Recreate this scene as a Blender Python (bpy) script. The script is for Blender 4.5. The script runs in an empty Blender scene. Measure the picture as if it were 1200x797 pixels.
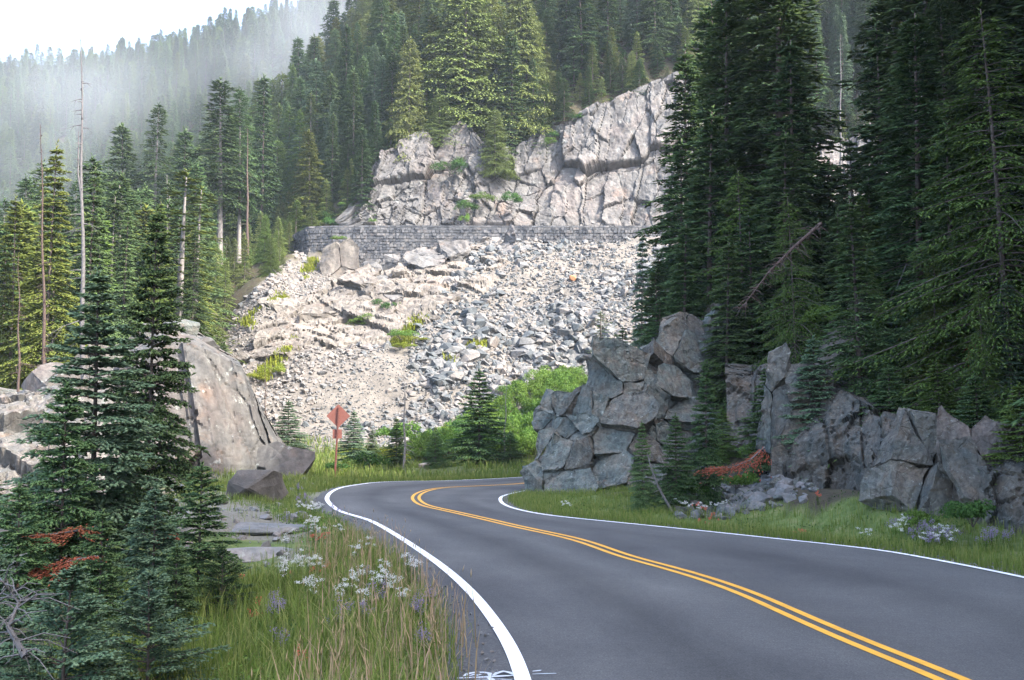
import bpy, bmesh, math, random
import numpy as np
from mathutils import Vector, Matrix, noise as mnoise

random.seed(7); rng = np.random.default_rng(7)
scn = bpy.context.scene
COL = scn.collection
R = math.radians

# ------------------------------------------------------------------ camera
HAZE = .00018                                  # density of the air between us and the far slopes
FPX, HORIZON, CAMH = 1300.0, 510.0, 2.2      # focal length in photo pixels, horizon row, eye height
PITCH = math.atan((HORIZON - 398.5) / FPX)
cam = bpy.data.cameras.new('camera'); cam_o = bpy.data.objects.new('camera', cam); COL.objects.link(cam_o)
cam_o.location = (0, 0, CAMH); cam_o.rotation_euler = (math.pi / 2 + PITCH, 0, 0)
cam.sensor_width = 36; cam.lens = 36 * FPX / 1200; cam.clip_start = 0.1; cam.clip_end = 6000
scn.camera = cam_o
# ------------------------------------------------------------------ sky, sun, exposure
SUN_EL, SUN_AZ = R(44), math.atan2(0.84, -0.56)          # azimuth measured from +Y towards +X
w = bpy.data.worlds.new('World'); scn.world = w; w.use_nodes = True
nt = w.node_tree; bg = nt.nodes['Background']; bg.inputs[1].default_value = 0.15
sky = nt.nodes.new('ShaderNodeTexSky'); sky.sky_type = 'NISHITA'; sky.sun_disc = False
sky.sun_elevation = SUN_EL; sky.sun_rotation = SUN_AZ; sky.air_density = 0.7; sky.dust_density = 2.6; sky.ozone_density = 0.6
nt.links.new(sky.outputs[0], bg.inputs[0])
sl = bpy.data.lights.new('sun', 'SUN'); sl.energy = 2.0; sl.angle = R(0.6); sl.color = (1, 0.95, 0.87)
so = bpy.data.objects.new('sun', sl); COL.objects.link(so)
sd = Vector((math.sin(SUN_AZ) * math.cos(SUN_EL), math.cos(SUN_AZ) * math.cos(SUN_EL), math.sin(SUN_EL)))
so.rotation_euler = sd.to_track_quat('Z', 'Y').to_euler(); so.location = sd * 300
vs = scn.view_settings; vs.view_transform = 'Standard'; vs.look = 'None'; vs.gamma = 1; vs.use_curve_mapping = False
vs.exposure = 2.95
scn.cycles.max_bounces = 6; scn.cycles.diffuse_bounces = 3; scn.cycles.volume_bounces = 1
scn.cycles.transparent_max_bounces = 8

# ------------------------------------------------------------------ helpers
def world_at(x, y, D):
    """point seen at photo pixel (x, y) at forward distance D"""
    dy, dz = math.cos(PITCH) * FPX - math.sin(PITCH) * (398.5 - y), math.sin(PITCH) * FPX + math.cos(PITCH) * (398.5 - y)
    k = D / dy
    return Vector(((x - 600) * k, D, CAMH + dz * k))
def ground_at(x, y, z=0.0):
    dy, dz = math.cos(PITCH) * FPX - math.sin(PITCH) * (398.5 - y), math.sin(PITCH) * FPX + math.cos(PITCH) * (398.5 - y)
    k = (z - CAMH) / dz
    return Vector(((x - 600) * k, dy * k, z))
def to_px(X, Y, Z):
    c, s = math.cos(PITCH), math.sin(PITCH)
    f = c * Y + s * (Z - CAMH); u = -s * Y + c * (Z - CAMH)
    return 600 + FPX * X / f, 398.5 - FPX * u / f

def tag(o, label=None, cat=None, group=None, kind=None):
    if label: o['label'] = label
    if cat: o['category'] = cat
    if group: o['group'] = group
    if kind: o['kind'] = kind
    return o
def link(name, me, parent=None, mats=()):
    o = bpy.data.objects.new(name, me); COL.objects.link(o)
    for m in mats:
        if m.name not in [x.name for x in me.materials if x]: me.materials.append(m)
    if parent: o.parent = parent
    return o
def empty(name, loc=(0, 0, 0), rz=0, label=None, cat=None, group=None):
    o = bpy.data.objects.new(name, None); COL.objects.link(o); o.empty_display_size = .3
    o.location = loc; o.rotation_euler = (0, 0, rz); return tag(o, label, cat, group)
def copy_tree(o, parent=None):
    c = o.copy(); COL.objects.link(c); c.parent = parent
    for ch in KIDS.get(o.name, []): copy_tree(ch, c)
    return c
KIDS = {}
def np_mesh(name, V, F, smooth=False, tint=None, mat_idx=None, attrs=None):
    V = np.asarray(V, np.float32).reshape(-1, 3); F = np.asarray(F, np.int32); k = F.shape[1]
    me = bpy.data.meshes.new(name)
    me.vertices.add(len(V)); me.vertices.foreach_set('co', V.ravel())
    me.loops.add(F.size); me.loops.foreach_set('vertex_index', F.ravel())
    me.polygons.add(len(F)); me.polygons.foreach_set('loop_start', np.arange(0, F.size, k, dtype=np.int32))
    me.polygons.foreach_set('loop_total', np.full(len(F), k, np.int32))
    me.polygons.foreach_set('use_smooth', np.full(len(F), smooth))
    if mat_idx is not None: me.polygons.foreach_set('material_index', np.asarray(mat_idx, np.int32))
    a = dict(attrs or {})
    if tint is not None: a['tint'] = tint
    for nm, arr in a.items():
        arr = np.asarray(arr, np.float32)
        if arr.ndim == 1:
            at = me.attributes.new(nm, 'FLOAT', 'POINT'); at.data.foreach_set('value', arr)
        else:
            at = me.attributes.new(nm, 'FLOAT_VECTOR', 'POINT'); at.data.foreach_set('vector', arr.ravel())
    me.update(); me.validate(verbose=False); return me

def _h(ix, iy, iz, s):
    h = (ix * 374761393 + iy * 668265263 + iz * 2147483647 + s * 974634777) & 0xffffffff
    h = ((h ^ (h >> 13)) * 1274126177) & 0xffffffff
    h = ((h ^ (h >> 16)) * 2246822519) & 0xffffffff
    return ((h ^ (h >> 15)) & 0xffffff) / float(0xffffff)
def vnoise(x, y, z=0.0, s=0):
    x, y = np.broadcast_arrays(np.asarray(x, float), np.asarray(y, float)); z = np.broadcast_to(np.asarray(z, float), x.shape)
    ix, iy, iz = np.floor(x).astype(np.int64), np.floor(y).astype(np.int64), np.floor(z).astype(np.int64)
    fx, fy, fz = x - ix, y - iy, z - iz
    fx, fy, fz = [f * f * (3 - 2 * f) for f in (fx, fy, fz)]
    r = 0
    for a in (0, 1):
        for b in (0, 1):
            for c in (0, 1):
                r = r + _h(ix + a, iy + b, iz + c, s) * (fx if a else 1 - fx) * (fy if b else 1 - fy) * (fz if c else 1 - fz)
    return r * 2 - 1
def fbm(x, y, z=0.0, s=0, o=4):
    r, a, f = 0, 1.0, 1.0
    for i in range(o):
        r = r + a * vnoise(np.asarray(x) * f, np.asarray(y) * f, np.asarray(z) * f, s + i); a *= .5; f *= 2.03
    return r
def worley(u, v, s=0):
    """nearest jittered-grid cell: (random value, second random, offset u, offset v, f2-f1)"""
    iu, iv = np.floor(u).astype(np.int64), np.floor(v).astype(np.int64)
    b1 = np.full(u.shape, 9.0); b2 = b1.copy(); r1 = b1 * 0; r2 = b1 * 0; r3 = b1 * 0; ou = b1 * 0; ov = b1 * 0
    for a in (-1, 0, 1):
        for b in (-1, 0, 1):
            cu, cv = iu + a, iv + b
            du = u - (cu + .1 + .8 * _h(cu, cv, cu * 0, s)); dv = v - (cv + .1 + .8 * _h(cu, cv, cu * 0, s + 11))
            d = np.sqrt(du * du + dv * dv); m = d < b1
            b2 = np.where(m, b1, np.minimum(b2, d)); b1 = np.where(m, d, b1)
            r1 = np.where(m, _h(cu, cv, cu * 0, s + 21), r1); r2 = np.where(m, _h(cu, cv, cu * 0, s + 31), r2)
            r3 = np.where(m, _h(cu, cv, cu * 0, s + 41), r3); ou = np.where(m, du, ou); ov = np.where(m, dv, ov)
    return r1, r2, r3, ou, ov, b2 - b1
def sstep(a, b, x):
    t = np.clip((x - a) / (b - a), 0, 1); return t * t * (3 - 2 * t)
def in_poly(px, py, poly):
    inside = np.zeros(np.shape(px), bool); n = len(poly)
    for i in range(n):
        x1, y1 = poly[i]; x2, y2 = poly[(i + 1) % n]
        if y1 == y2: continue
        c = ((y1 > py) != (y2 > py)) & (px < (x2 - x1) * (py - y1) / (y2 - y1) + x1)
        inside ^= c
    return inside

# ------------------------------------------------------------------ materials
def new_mat(name, rough=0.8):
    m = bpy.data.materials.new(name); m.use_nodes = True
    b = m.node_tree.nodes['Principled BSDF']; b.inputs['Roughness'].default_value = rough
    b.inputs['Specular IOR Level'].default_value = 0.25
    return m, m.node_tree, b
def N(nt, t, **kw):
    n = nt.nodes.new(t)
    for k, v in kw.items():
        if k in n.inputs: n.inputs[k].default_value = v
        else: setattr(n, k, v)
    return n
def ramp(nt, stops, fac=None, interp='LINEAR'):
    r = nt.nodes.new('ShaderNodeValToRGB'); r.color_ramp.interpolation = interp
    e = r.color_ramp.elements
    while len(e) > 1: e.remove(e[0])
    e[0].position = stops[0][0]; e[0].color = (*stops[0][1], 1)
    for p, c in stops[1:]:
        x = e.new(p); x.color = (*c, 1)
    if fac is not None: nt.links.new(fac, r.inputs[0])
    return r
def mix(nt, a, b, fac, mode='MIX'):
    m = nt.nodes.new('ShaderNodeMix'); m.data_type = 'RGBA'; m.blend_type = mode
    for s, i in ((a, 6), (b, 7)):
        if isinstance(s, tuple): m.inputs[i].default_value = (*s, 1)
        else: nt.links.new(s, m.inputs[i])
    if isinstance(fac, (int, float)): m.inputs[0].default_value = fac
    else: nt.links.new(fac, m.inputs[0])
    return m.outputs[2]
def coords(nt, scale=(1, 1, 1), obj=False):
    if obj: s = nt.nodes.new('ShaderNodeTexCoord').outputs['Object']
    else: s = nt.nodes.new('ShaderNodeNewGeometry').outputs['Position']
    m = nt.nodes.new('ShaderNodeMapping'); m.inputs['Scale'].default_value = scale
    nt.links.new(s, m.inputs[0]); return m.outputs[0]
def noise_n(nt, vec, scale, detail=4, rough=.55, dist=0.0):
    n = nt.nodes.new('ShaderNodeTexNoise'); n.inputs['Scale'].default_value = scale; n.inputs['Detail'].default_value = detail
    n.inputs['Roughness'].default_value = rough; n.inputs['Distortion'].default_value = dist
    nt.links.new(vec, n.inputs['Vector']); return n.outputs['Fac']
def bump(nt, b, h, strength, dist):
    n = nt.nodes.new('ShaderNodeBump'); n.inputs['Strength'].default_value = strength; n.inputs['Distance'].default_value = dist
    nt.links.new(h, n.inputs['Height']); nt.links.new(n.outputs[0], b.inputs['Normal']); return n

def foliage_mat(name, lo, mid, hi, var=.25, transl=.25):
    m, nt, b = new_mat(name, .8); b.inputs['Specular IOR Level'].default_value = .08
    a = nt.nodes.new('ShaderNodeAttribute'); a.attribute_name = 'tint'
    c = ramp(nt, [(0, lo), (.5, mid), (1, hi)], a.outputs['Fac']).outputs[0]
    oi = nt.nodes.new('ShaderNodeObjectInfo')
    hsv = nt.nodes.new('ShaderNodeHueSaturation'); nt.links.new(c, hsv.inputs['Color'])
    mr = nt.nodes.new('ShaderNodeMapRange'); nt.links.new(oi.outputs['Random'], mr.inputs[0])
    mr.inputs[3].default_value = 1 - var; mr.inputs[4].default_value = 1 + var; nt.links.new(mr.outputs[0], hsv.inputs['Value'])
    mul = nt.nodes.new('ShaderNodeMath'); mul.operation = 'MULTIPLY'; mul.inputs[1].default_value = 7.13; nt.links.new(oi.outputs['Random'], mul.inputs[0])
    fr = nt.nodes.new('ShaderNodeMath'); fr.operation = 'FRACT'; nt.links.new(mul.outputs[0], fr.inputs[0])
    mr2 = nt.nodes.new('ShaderNodeMapRange'); nt.links.new(fr.outputs[0], mr2.inputs[0])
    mr2.inputs[3].default_value = .5 - .06 * var; mr2.inputs[4].default_value = .5 + .05 * var; nt.links.new(mr2.outputs[0], hsv.inputs['Hue'])
    nt.links.new(hsv.outputs[0], b.inputs['Base Color'])
    t = nt.nodes.new('ShaderNodeBsdfTranslucent'); nt.links.new(hsv.outputs[0], t.inputs[0])
    ms = nt.nodes.new('ShaderNodeMixShader'); ms.inputs[0].default_value = transl
    nt.links.new(b.outputs[0], ms.inputs[1]); nt.links.new(t.outputs[0], ms.inputs[2])
    nt.links.new(ms.outputs[0], nt.nodes['Material Output'].inputs[0])
    return m
def rock_mat(name, cols, scale=.6, lichen=.3, bumpd=.05, streak=True, obj=False, stain=(.16, .10, .065), stain_amt=.35, crack=.2):
    m, nt, b = new_mat(name, .85)
    v = coords(nt, obj=obj); n1 = noise_n(nt, v, scale, 6, .6, .4)
    c = ramp(nt, [(.3, cols[0]), (.5, cols[1]), (.68, cols[2])], n1).outputs[0]
    n2 = noise_n(nt, v, scale * 9, 6, .65)
    c = mix(nt, c, (.5, .5, .5), .0)
    g = ramp(nt, [(.25, (.55, .55, .55)), (.75, (1.25, 1.25, 1.25))], n2).outputs[0]
    c = mix(nt, c, g, 1.0, 'MULTIPLY')
    if streak:
        vs_ = coords(nt, (2.2, 2.2, .16), obj=obj); n3 = noise_n(nt, vs_, scale * 2.2, 5, .6)
        g3 = ramp(nt, [(.35, (.62, .60, .60)), (.6, (1.10, 1.10, 1.08))], n3).outputs[0]
        c = mix(nt, c, g3, .8, 'MULTIPLY')
    n4 = noise_n(nt, v, scale * 1.7, 5, .6, .8)
    st = ramp(nt, [(.58, (0, 0, 0)), (.72, (stain_amt,) * 3)], n4).outputs[0]
    c = mix(nt, c, stain, st)
    n5 = noise_n(nt, v, scale * 5, 6, .7)
    li = ramp(nt, [(.6, (0, 0, 0)), (.68, (lichen,) * 3)], n5).outputs[0]
    c = mix(nt, c, (.40, .43, .39), li)
    oi = nt.nodes.new('ShaderNodeObjectInfo'); hsv = nt.nodes.new('ShaderNodeHueSaturation'); nt.links.new(c, hsv.inputs['Color'])
    mr = nt.nodes.new('ShaderNodeMapRange'); nt.links.new(oi.outputs['Random'], mr.inputs[0]); mr.inputs[3].default_value = .82; mr.inputs[4].default_value = 1.18
    nt.links.new(mr.outputs[0], hsv.inputs['Value']); c = hsv.outputs[0]
    vo = nt.nodes.new('ShaderNodeTexVoronoi'); vo.feature = 'DISTANCE_TO_EDGE'; vo.inputs['Scale'].default_value = scale * 1.6
    nd = nt.nodes.new('ShaderNodeMix'); nd.data_type = 'VECTOR'
    nz = nt.nodes.new('ShaderNodeTexNoise'); nz.inputs['Scale'].default_value = scale * 3; nz.inputs['Detail'].default_value = 4; nt.links.new(v, nz.inputs['Vector'])
    nd.inputs[0].default_value = .35 / max(scale, .05) * .25 if scale > .2 else .5
    nt.links.new(v, nd.inputs[4]); nt.links.new(nz.outputs['Color'], nd.inputs[5]); nt.links.new(nd.outputs[1], vo.inputs['Vector'])
    ck = ramp(nt, [(0, (0, 0, 0)), (.035, (1, 1, 1))], vo.outputs['Distance']).outputs[0]
    nt.links.new(c, b.inputs['Base Color'])
    nb = noise_n(nt, v, scale * 4, 8, .68, .3)
    mm = nt.nodes.new('ShaderNodeMath'); mm.operation = 'MULTIPLY_ADD'; nt.links.new(ck, mm.inputs[0]); mm.inputs[1].default_value = crack; nt.links.new(nb, mm.inputs[2])
    bump(nt, b, mm.outputs[0], .9, bumpd)
    return m
def plain(name, col, rough=.8, nscale=0, amt=.3, bd=0.0, obj=True):
    m, nt, b = new_mat(name, rough)
    if nscale:
        v = coords(nt, obj=obj); n = noise_n(nt, v, nscale, 6, .65)
        g = ramp(nt, [(.3, (1 - amt,) * 3), (.7, (1 + amt,) * 3)], n).outputs[0]
        nt.links.new(mix(nt, col, g, 1.0, 'MULTIPLY'), b.inputs['Base Color'])
        if bd: bump(nt, b, n, .8, bd)
    else: b.inputs['Base Color'].default_value = (*col, 1)
    return m

M = {}
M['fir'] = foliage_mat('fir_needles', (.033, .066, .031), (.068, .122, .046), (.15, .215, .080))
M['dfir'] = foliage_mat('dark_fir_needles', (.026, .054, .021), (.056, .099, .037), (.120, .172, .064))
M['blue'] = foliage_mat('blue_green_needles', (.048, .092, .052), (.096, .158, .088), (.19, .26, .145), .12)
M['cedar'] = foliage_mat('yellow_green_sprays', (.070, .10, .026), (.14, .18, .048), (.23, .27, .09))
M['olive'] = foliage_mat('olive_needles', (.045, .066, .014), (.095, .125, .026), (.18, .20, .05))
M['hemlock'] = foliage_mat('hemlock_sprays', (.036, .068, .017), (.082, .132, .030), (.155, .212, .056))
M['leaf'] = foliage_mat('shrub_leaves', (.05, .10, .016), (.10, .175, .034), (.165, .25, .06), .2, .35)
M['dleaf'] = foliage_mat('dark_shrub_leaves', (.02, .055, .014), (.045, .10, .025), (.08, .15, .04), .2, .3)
M['yleaf'] = foliage_mat('yellow_shrub_leaves', (.11, .15, .02), (.20, .24, .03), (.32, .32, .05), .2, .35)
M['dead'] = foliage_mat('dead_red_needles', (.16, .045, .022), (.27, .085, .045), (.38, .15, .09), .1)
M['grass'] = foliage_mat('grass_blades', (.060, .098, .018), (.130, .175, .036), (.30, .27, .11), .1, .35)
M['straw'] = foliage_mat('straw_stalks', (.22, .16, .08), (.36, .27, .15), (.40, .26, .18), .1, .3)
M['white_petal'] = plain('white_petals', (.52, .52, .47), .7, 60, .15)
M['purple_petal'] = plain('purple_petals', (.20, .155, .24), .7, 60, .15)
M['red_petal'] = plain('red_bracts', (.42, .10, .06), .7, 60, .15)
M['bark'] = plain('bark', (.105, .085, .072), .9, 9, .45, .01)
M['greybark'] = plain('pale_grey_bark', (.17, .155, .14), .9, 8, .35, .01)
M['snag'] = plain('weathered_dead_wood', (.12, .112, .108), .85, 7, .35, .01)
M['brownsnag'] = plain('brown_dead_wood', (.075, .052, .042), .85, 7, .35, .01)
M['outcrop'] = rock_mat('roadside_rock', ((.080, .104, .100), (.130, .142, .126), (.165, .142, .112)), 1.3, .45, .09, crack=.22, stain=(.10, .055, .035), stain_amt=.6)
M['outcrop2'] = rock_mat('grey_brown_rock', ((.080, .090, .083), (.125, .118, .10), (.15, .118, .088)), 1.4, .4, .09, crack=.22, stain=(.07, .05, .025), stain_amt=.6)
M['redrock'] = rock_mat('red_stained_rock', ((.07, .035, .03), (.11, .06, .05), (.12, .085, .075)), .8, .1, .05)
M['mossrock'] = rock_mat('rock_with_rusty_moss', ((.09, .085, .075), (.13, .115, .10), (.15, .12, .10)), 1.2, .4, .08, stain=(.07, .05, .02), stain_amt=.8)
M['dome'] = rock_mat('dome_rock', ((.058, .060, .060), (.088, .083, .076), (.112, .094, .083)), .35, .4, .06)
M['slope'] = rock_mat('pale_slope_rock', ((.09, .096, .096), (.135, .128, .115), (.165, .138, .12)), .8, .4, .06)
M['cliff'] = rock_mat('cliff_rock', ((.09, .09, .089), (.130, .124, .117), (.165, .143, .13)), .13, .3, .25, stain=(.26, .17, .12), stain_amt=.4)
M['pinkrock'] = rock_mat('pinkish_rock', ((.105, .095, .083), (.145, .13, .112), (.175, .15, .125)), .2, .3, .2)
M['talus_a'] = rock_mat('talus_rock_grey', ((.085, .088, .09), (.128, .127, .122), (.175, .158, .14)), .8, .2, .05, streak=False, obj=True)
M['talus_b'] = rock_mat('talus_rock_pale', ((.12, .112, .10), (.17, .154, .138), (.21, .18, .157)), .8, .1, .05, streak=False, obj=True)
M['talus_c'] = rock_mat('talus_rock_blue', ((.052, .061, .064), (.082, .090, .092), (.12, .121, .118)), .8, .2, .05, streak=False, obj=True)
M['rubble'] = rock_mat('roadside_rubble', ((.12, .135, .14), (.18, .18, .175), (.22, .20, .185)), 1.2, .3, .03, streak=False, obj=True)
M['orange'] = plain('orange_lichen_rock', (.36, .17, .08), .8, 2, .3)
M['wallstone'] = rock_mat('wall_stone', ((.075, .08, .088), (.12, .122, .126), (.165, .158, .15)), .9, .2, .04, streak=False)
M['pavement_stone'] = rock_mat('flat_slab_stone', ((.12, .135, .135), (.18, .18, .17), (.22, .20, .18)), .8, .3, .03, streak=False)

m = M['wallstone']; nt = m.node_tree; b = nt.nodes['Principled BSDF']; src = b.inputs['Base Color'].links[0].from_socket
at = nt.nodes.new('ShaderNodeAttribute'); at.attribute_name = 'tint'
g_ = ramp(nt, [(0, (.55, .57, .60)), (.4, (.9, .91, .93)), (.75, (1.15, 1.12, 1.08)), (1, (1.5, 1.45, 1.4))], at.outputs['Fac']).outputs[0]
nt.links.new(mix(nt, src, g_, 1.0, 'MULTIPLY'), b.inputs['Base Color'])
# ground: attribute driven mixture of talus gravel / grass / forest litter / gravel verge
m, nt, b = new_mat('hillside_ground', .95); M['ground'] = m
v = coords(nt)
at = nt.nodes.new('ShaderNodeAttribute'); at.attribute_name = 'cover'
sp = nt.nodes.new('ShaderNodeSeparateXYZ'); nt.links.new(at.outputs['Vector'], sp.inputs[0])
na, nb_, nc = noise_n(nt, v, .35, 8, .7), noise_n(nt, v, 2.5, 8, .7), noise_n(nt, v, 14, 6, .7)
litter = ramp(nt, [(.3, (.028, .026, .015)), (.5, (.055, .044, .028)), (.7, (.045, .06, .02))], nb_).outputs[0]
gr = ramp(nt, [(.3, (.055, .085, .02)), (.5, (.10, .14, .035)), (.7, (.19, .18, .08))], nb_).outputs[0]
tal = ramp(nt, [(.25, (.055, .052, .048)), (.5, (.12, .108, .092)), (.75, (.19, .167, .142))], noise_n(nt, v, 1.1, 9, .75)).outputs[0]
soil = ramp(nt, [(.3, (.12, .095, .07)), (.5, (.19, .17, .145)), (.7, (.24, .23, .215))], nc).outputs[0]
c = mix(nt, litter, soil, sp.outputs[2]); c = mix(nt, c, gr, sp.outputs[1]); c = mix(nt, c, tal, sp.outputs[0])
nt.links.new(c, b.inputs['Base Color']); bump(nt, b, nb_, .8, .12)

# asphalt
m, nt, b = new_mat('asphalt', .82); M['asphalt'] = m
v = coords(nt); uv = nt.nodes.new('ShaderNodeAttribute'); uv.attribute_name = 'lane'
su = nt.nodes.new('ShaderNodeSeparateXYZ'); nt.links.new(uv.outputs['Vector'], su.inputs[0])
grain = noise_n(nt, v, 45, 4, .8); gm = nt.nodes.new('ShaderNodeMapping'); gm.inputs['Scale'].default_value = (1.6, .07, 1)
nt.links.new(uv.outputs['Vector'], gm.inputs[0]); stre = noise_n(nt, gm.outputs[0], 1.6, 6, .65, .3)
patch = noise_n(nt, v, .35, 5, .6, .5)
c = ramp(nt, [(.28, (.034, .033, .032)), (.5, (.080, .079, .075)), (.62, (.115, .113, .107)), (.74, (.24, .235, .22))], grain).outputs[0]
c = mix(nt, c, ramp(nt, [(.3, (.66, .66, .68)), (.55, (1.02, 1.02, 1.02)), (.75, (1.35, 1.33, 1.3))], stre).outputs[0], 1.0, 'MULTIPLY')
c = mix(nt, c, ramp(nt, [(.35, (.82, .82, .83)), (.65, (1.1, 1.1, 1.09))], patch).outputs[0], .8, 'MULTIPLY')
grain2 = noise_n(nt, v, 11, 5, .75); c = mix(nt, c, ramp(nt, [(.35, (.84,) * 3), (.65, (1.14,) * 3)], grain2).outputs[0], 1.0, 'MULTIPLY')
# oil darkened lane middles (wear, not shade)
lane = ramp(nt, [(0, (1.02,) * 3), (.13, (1.1,) * 3), (.25, (.62,) * 3), (.37, (1.08,) * 3), (.5, (.9,) * 3), (.63, (1.08,) * 3), (.75, (.78,) * 3), (.87, (1.1,) * 3), (1, (1.0,) * 3)], su.outputs[0]).outputs[0]
c = mix(nt, c, lane, .85, 'MULTIPLY')
nt.links.new(c, b.inputs['Base Color']); bump(nt, b, grain, .5, .008)
def paint(name, col):
    m, nt, b = new_mat(name, .6); v = coords(nt)
    n = noise_n(nt, v, 30, 6, .75); n2 = noise_n(nt, v, 3, 4, .6)
    c = mix(nt, col, tuple(x * .8 for x in col), ramp(nt, [(.4, (0,) * 3), (.7, (1,) * 3)], n2).outputs[0])
    c = mix(nt, c, (.14, .14, .14), ramp(nt, [(.66, (0,) * 3), (.74, (.7,) * 3)], n).outputs[0])
    nt.links.new(c, b.inputs['Base Color']); return m
M['white'] = paint('white_road_paint', (.80, .80, .78)); M['yellow'] = paint('yellow_road_paint', (.72, .36, .035))
M['spray'] = paint('thin_white_spray_paint', (.50, .53, .55))
M['brownpaint'] = plain('red_brown_sign_paint', (.165, .062, .046), .6, 6, .12)
M['brownedge'] = plain('red_brown_post_paint', (.135, .05, .038), .6, 6, .15)
M['mortar'] = plain('dark_mortar', (.10, .10, .10), .95, 3, .3, obj=False)
M['old_asphalt'] = plain('old_pale_asphalt', (.17, .165, .165), .9, 8, .15, obj=False)

# ------------------------------------------------------------------ road lines (traced on the level road plane)
Lp = [(613,797),(600,762),(580,729),(550,692),(513,660),(467,629),(433,610),(400,600),(387,591),(383,584),(388,577),(400,571.5),(420,568),(440,565.5),(470,564),(520,563.6),(560,562),(600,560),(634,558)]
Yp = [(1117,797),(1067,777),(1000,750),(933,721),(867,692),(800,670),(733,652),(700,640),(667,630),(610,618),(570,608.6),(530,599.6),(500,593),(490,588),(487,583),(492,578),(506,573.5),(528,570.8),(560,569.6),(600,567.6),(634,564.6)]
Rp = [(1200,677),(1100,657),(1033,645),(980,639),(867,627),(800,620),(660,606),(630,602),(610,598),(595,593.5),(587,588),(588,582),(604,577.6),(634,573)]
def trace(P, tail, head):
    W = [ground_at(*p).xy for p in P]
    d = (W[0] - W[1]).normalized(); d = Vector((d.x * .6, -1)).normalized()
    W = [W[0] + d * t for t in (45, 25, 12, 5)] + W
    W += [Vector(t) for t in tail]
    # Catmull-Rom, resampled, smoothed
    out = []
    for i in range(len(W) - 1):
        p0, p1, p2, p3 = W[max(i - 1, 0)], W[i], W[i + 1], W[min(i + 2, len(W) - 1)]
        n = max(2, int((p2 - p1).length / .25))
        for k in range(n):
            t = k / n
            out.append(.5 * ((2 * p1) + (p2 - p0) * t + (2 * p0 - 5 * p1 + 4 * p2 - p3) * t * t + (3 * p1 - p0 - 3 * p2 + p3) * t ** 3))
    A = np.array([tuple(p) for p in out + [W[-1]]])
    seg = np.r_[0, np.cumsum(np.sqrt((np.diff(A, axis=0) ** 2).sum(1)))]
    s = np.arange(0, seg[-1], .25); A = np.c_[np.interp(s, seg, A[:, 0]), np.interp(s, seg, A[:, 1])]
    for _ in range(14):
        B = A.copy(); B[1:-1] = (A[:-2] + 2 * A[1:-1] + A[2:]) / 4; A = B
    return A
LL = trace(Lp, [(5, 62.5), (12, 68), (20, 76)], 0)
YY = trace(Yp, [(4.6, 57.0), (13, 63.5), (22, 72)], 0)
RR = trace(Rp, [(4.6, 48.6), (14, 57), (24, 67)], 0)
def normals2(A):
    d = np.gradient(A, axis=0); d /= np.linalg.norm(d, axis=1)[:, None]; return np.c_[-d[:, 1], d[:, 0]]   # points to the left of travel
def ribbon(name, A, o0, o1, z, mat, kind='structure', jit=0.0, parent=None):
    n = normals2(A); k = len(A)
    j = vnoise(np.arange(k) * .35, 0.0, 0, 5) * jit
    P0, P1 = A + n * (o0 + j)[:, None] if jit else A + n * o0, A + n * (o1 + j)[:, None] if jit else A + n * o1
    V = np.zeros((k * 2, 3)); V[0::2, :2] = P0; V[1::2, :2] = P1; V[:, 2] = z
    i = np.arange(k - 1) * 2; F = np.c_[i + 1, i + 3, i + 2, i]
    o = link(name, np_mesh(name, V, F), parent, [mat])
    if kind: o['kind'] = kind
    return o
def resample(A, n, pw=1.0):
    seg = np.r_[0, np.cumsum(np.sqrt((np.diff(A, axis=0) ** 2).sum(1)))]; s = np.linspace(0, seg[-1], n)
    return np.c_[np.interp(s, seg, A[:, 0]), np.interp(s, seg, A[:, 1])]
# asphalt: strips between left shoulder, yellow line, right shoulder; three curves matched by progress
def match(A, Bc):      # for each point of A nearest point of Bc, monotone
    d = ((A[:, None] - Bc[None]) ** 2).sum(2); j = np.maximum.accumulate(d.argmin(1)); 
    j = j.astype(float)
    for _w in (41, 31, 21): j = np.convolve(np.pad(j, _w // 2, mode='edge'), np.ones(_w) / _w, 'valid')
    return np.c_[np.interp(j, np.arange(len(Bc)), Bc[:, 0]), np.interp(j, np.arange(len(Bc)), Bc[:, 1])]
nL, nR = normals2(LL), normals2(RR)
kk = np.arange(len(LL)); shoL = LL + nL * (.62 + .09 * vnoise(kk * .12, 0., 0, 3) + .02 * vnoise(kk * 1.0, 0., 0, 4) - .2 * sstep(35, 40, LL[:, 1]))[:, None]
kk = np.arange(len(RR)); shoR = RR - nR * (.34 + .06 * vnoise(kk * .3, 0., 0, 6) + .04 * vnoise(kk * 1.3, 0., 0, 7))[:, None]
ml, mr_ = match(YY, LL + nL * .05), match(YY, RR - nR * .05)
cols_, lanec = [], []
for t in np.linspace(0, 1, 13):
    cols_.append(ml * (1 - t) + YY * t); lanec.append(t * .5)
for t in np.linspace(0, 1, 13)[1:]:
    cols_.append(YY * (1 - t) + mr_ * t); lanec.append(.5 + t * .5)
G = np.stack(cols_, 1); ny_, nx_ = G.shape[:2]
V = np.zeros((ny_ * nx_, 3)); V[:, :2] = G.reshape(-1, 2); V[:, 2] = 0.0
i, j = np.meshgrid(np.arange(ny_ - 1), np.arange(nx_ - 1), indexing='ij'); q = (i * nx_ + j).ravel()
F = np.c_[q, q + 1, q + nx_ + 1, q + nx_]
lane_a = np.zeros((ny_ * nx_, 3)); lane_a[:, 0] = np.tile(lanec, ny_); lane_a[:, 1] = np.repeat(np.arange(ny_) * .25, nx_)
link('road', np_mesh('road', V, F, attrs={'lane': lane_a}), None, [M['asphalt']])['kind'] = 'structure'
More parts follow.
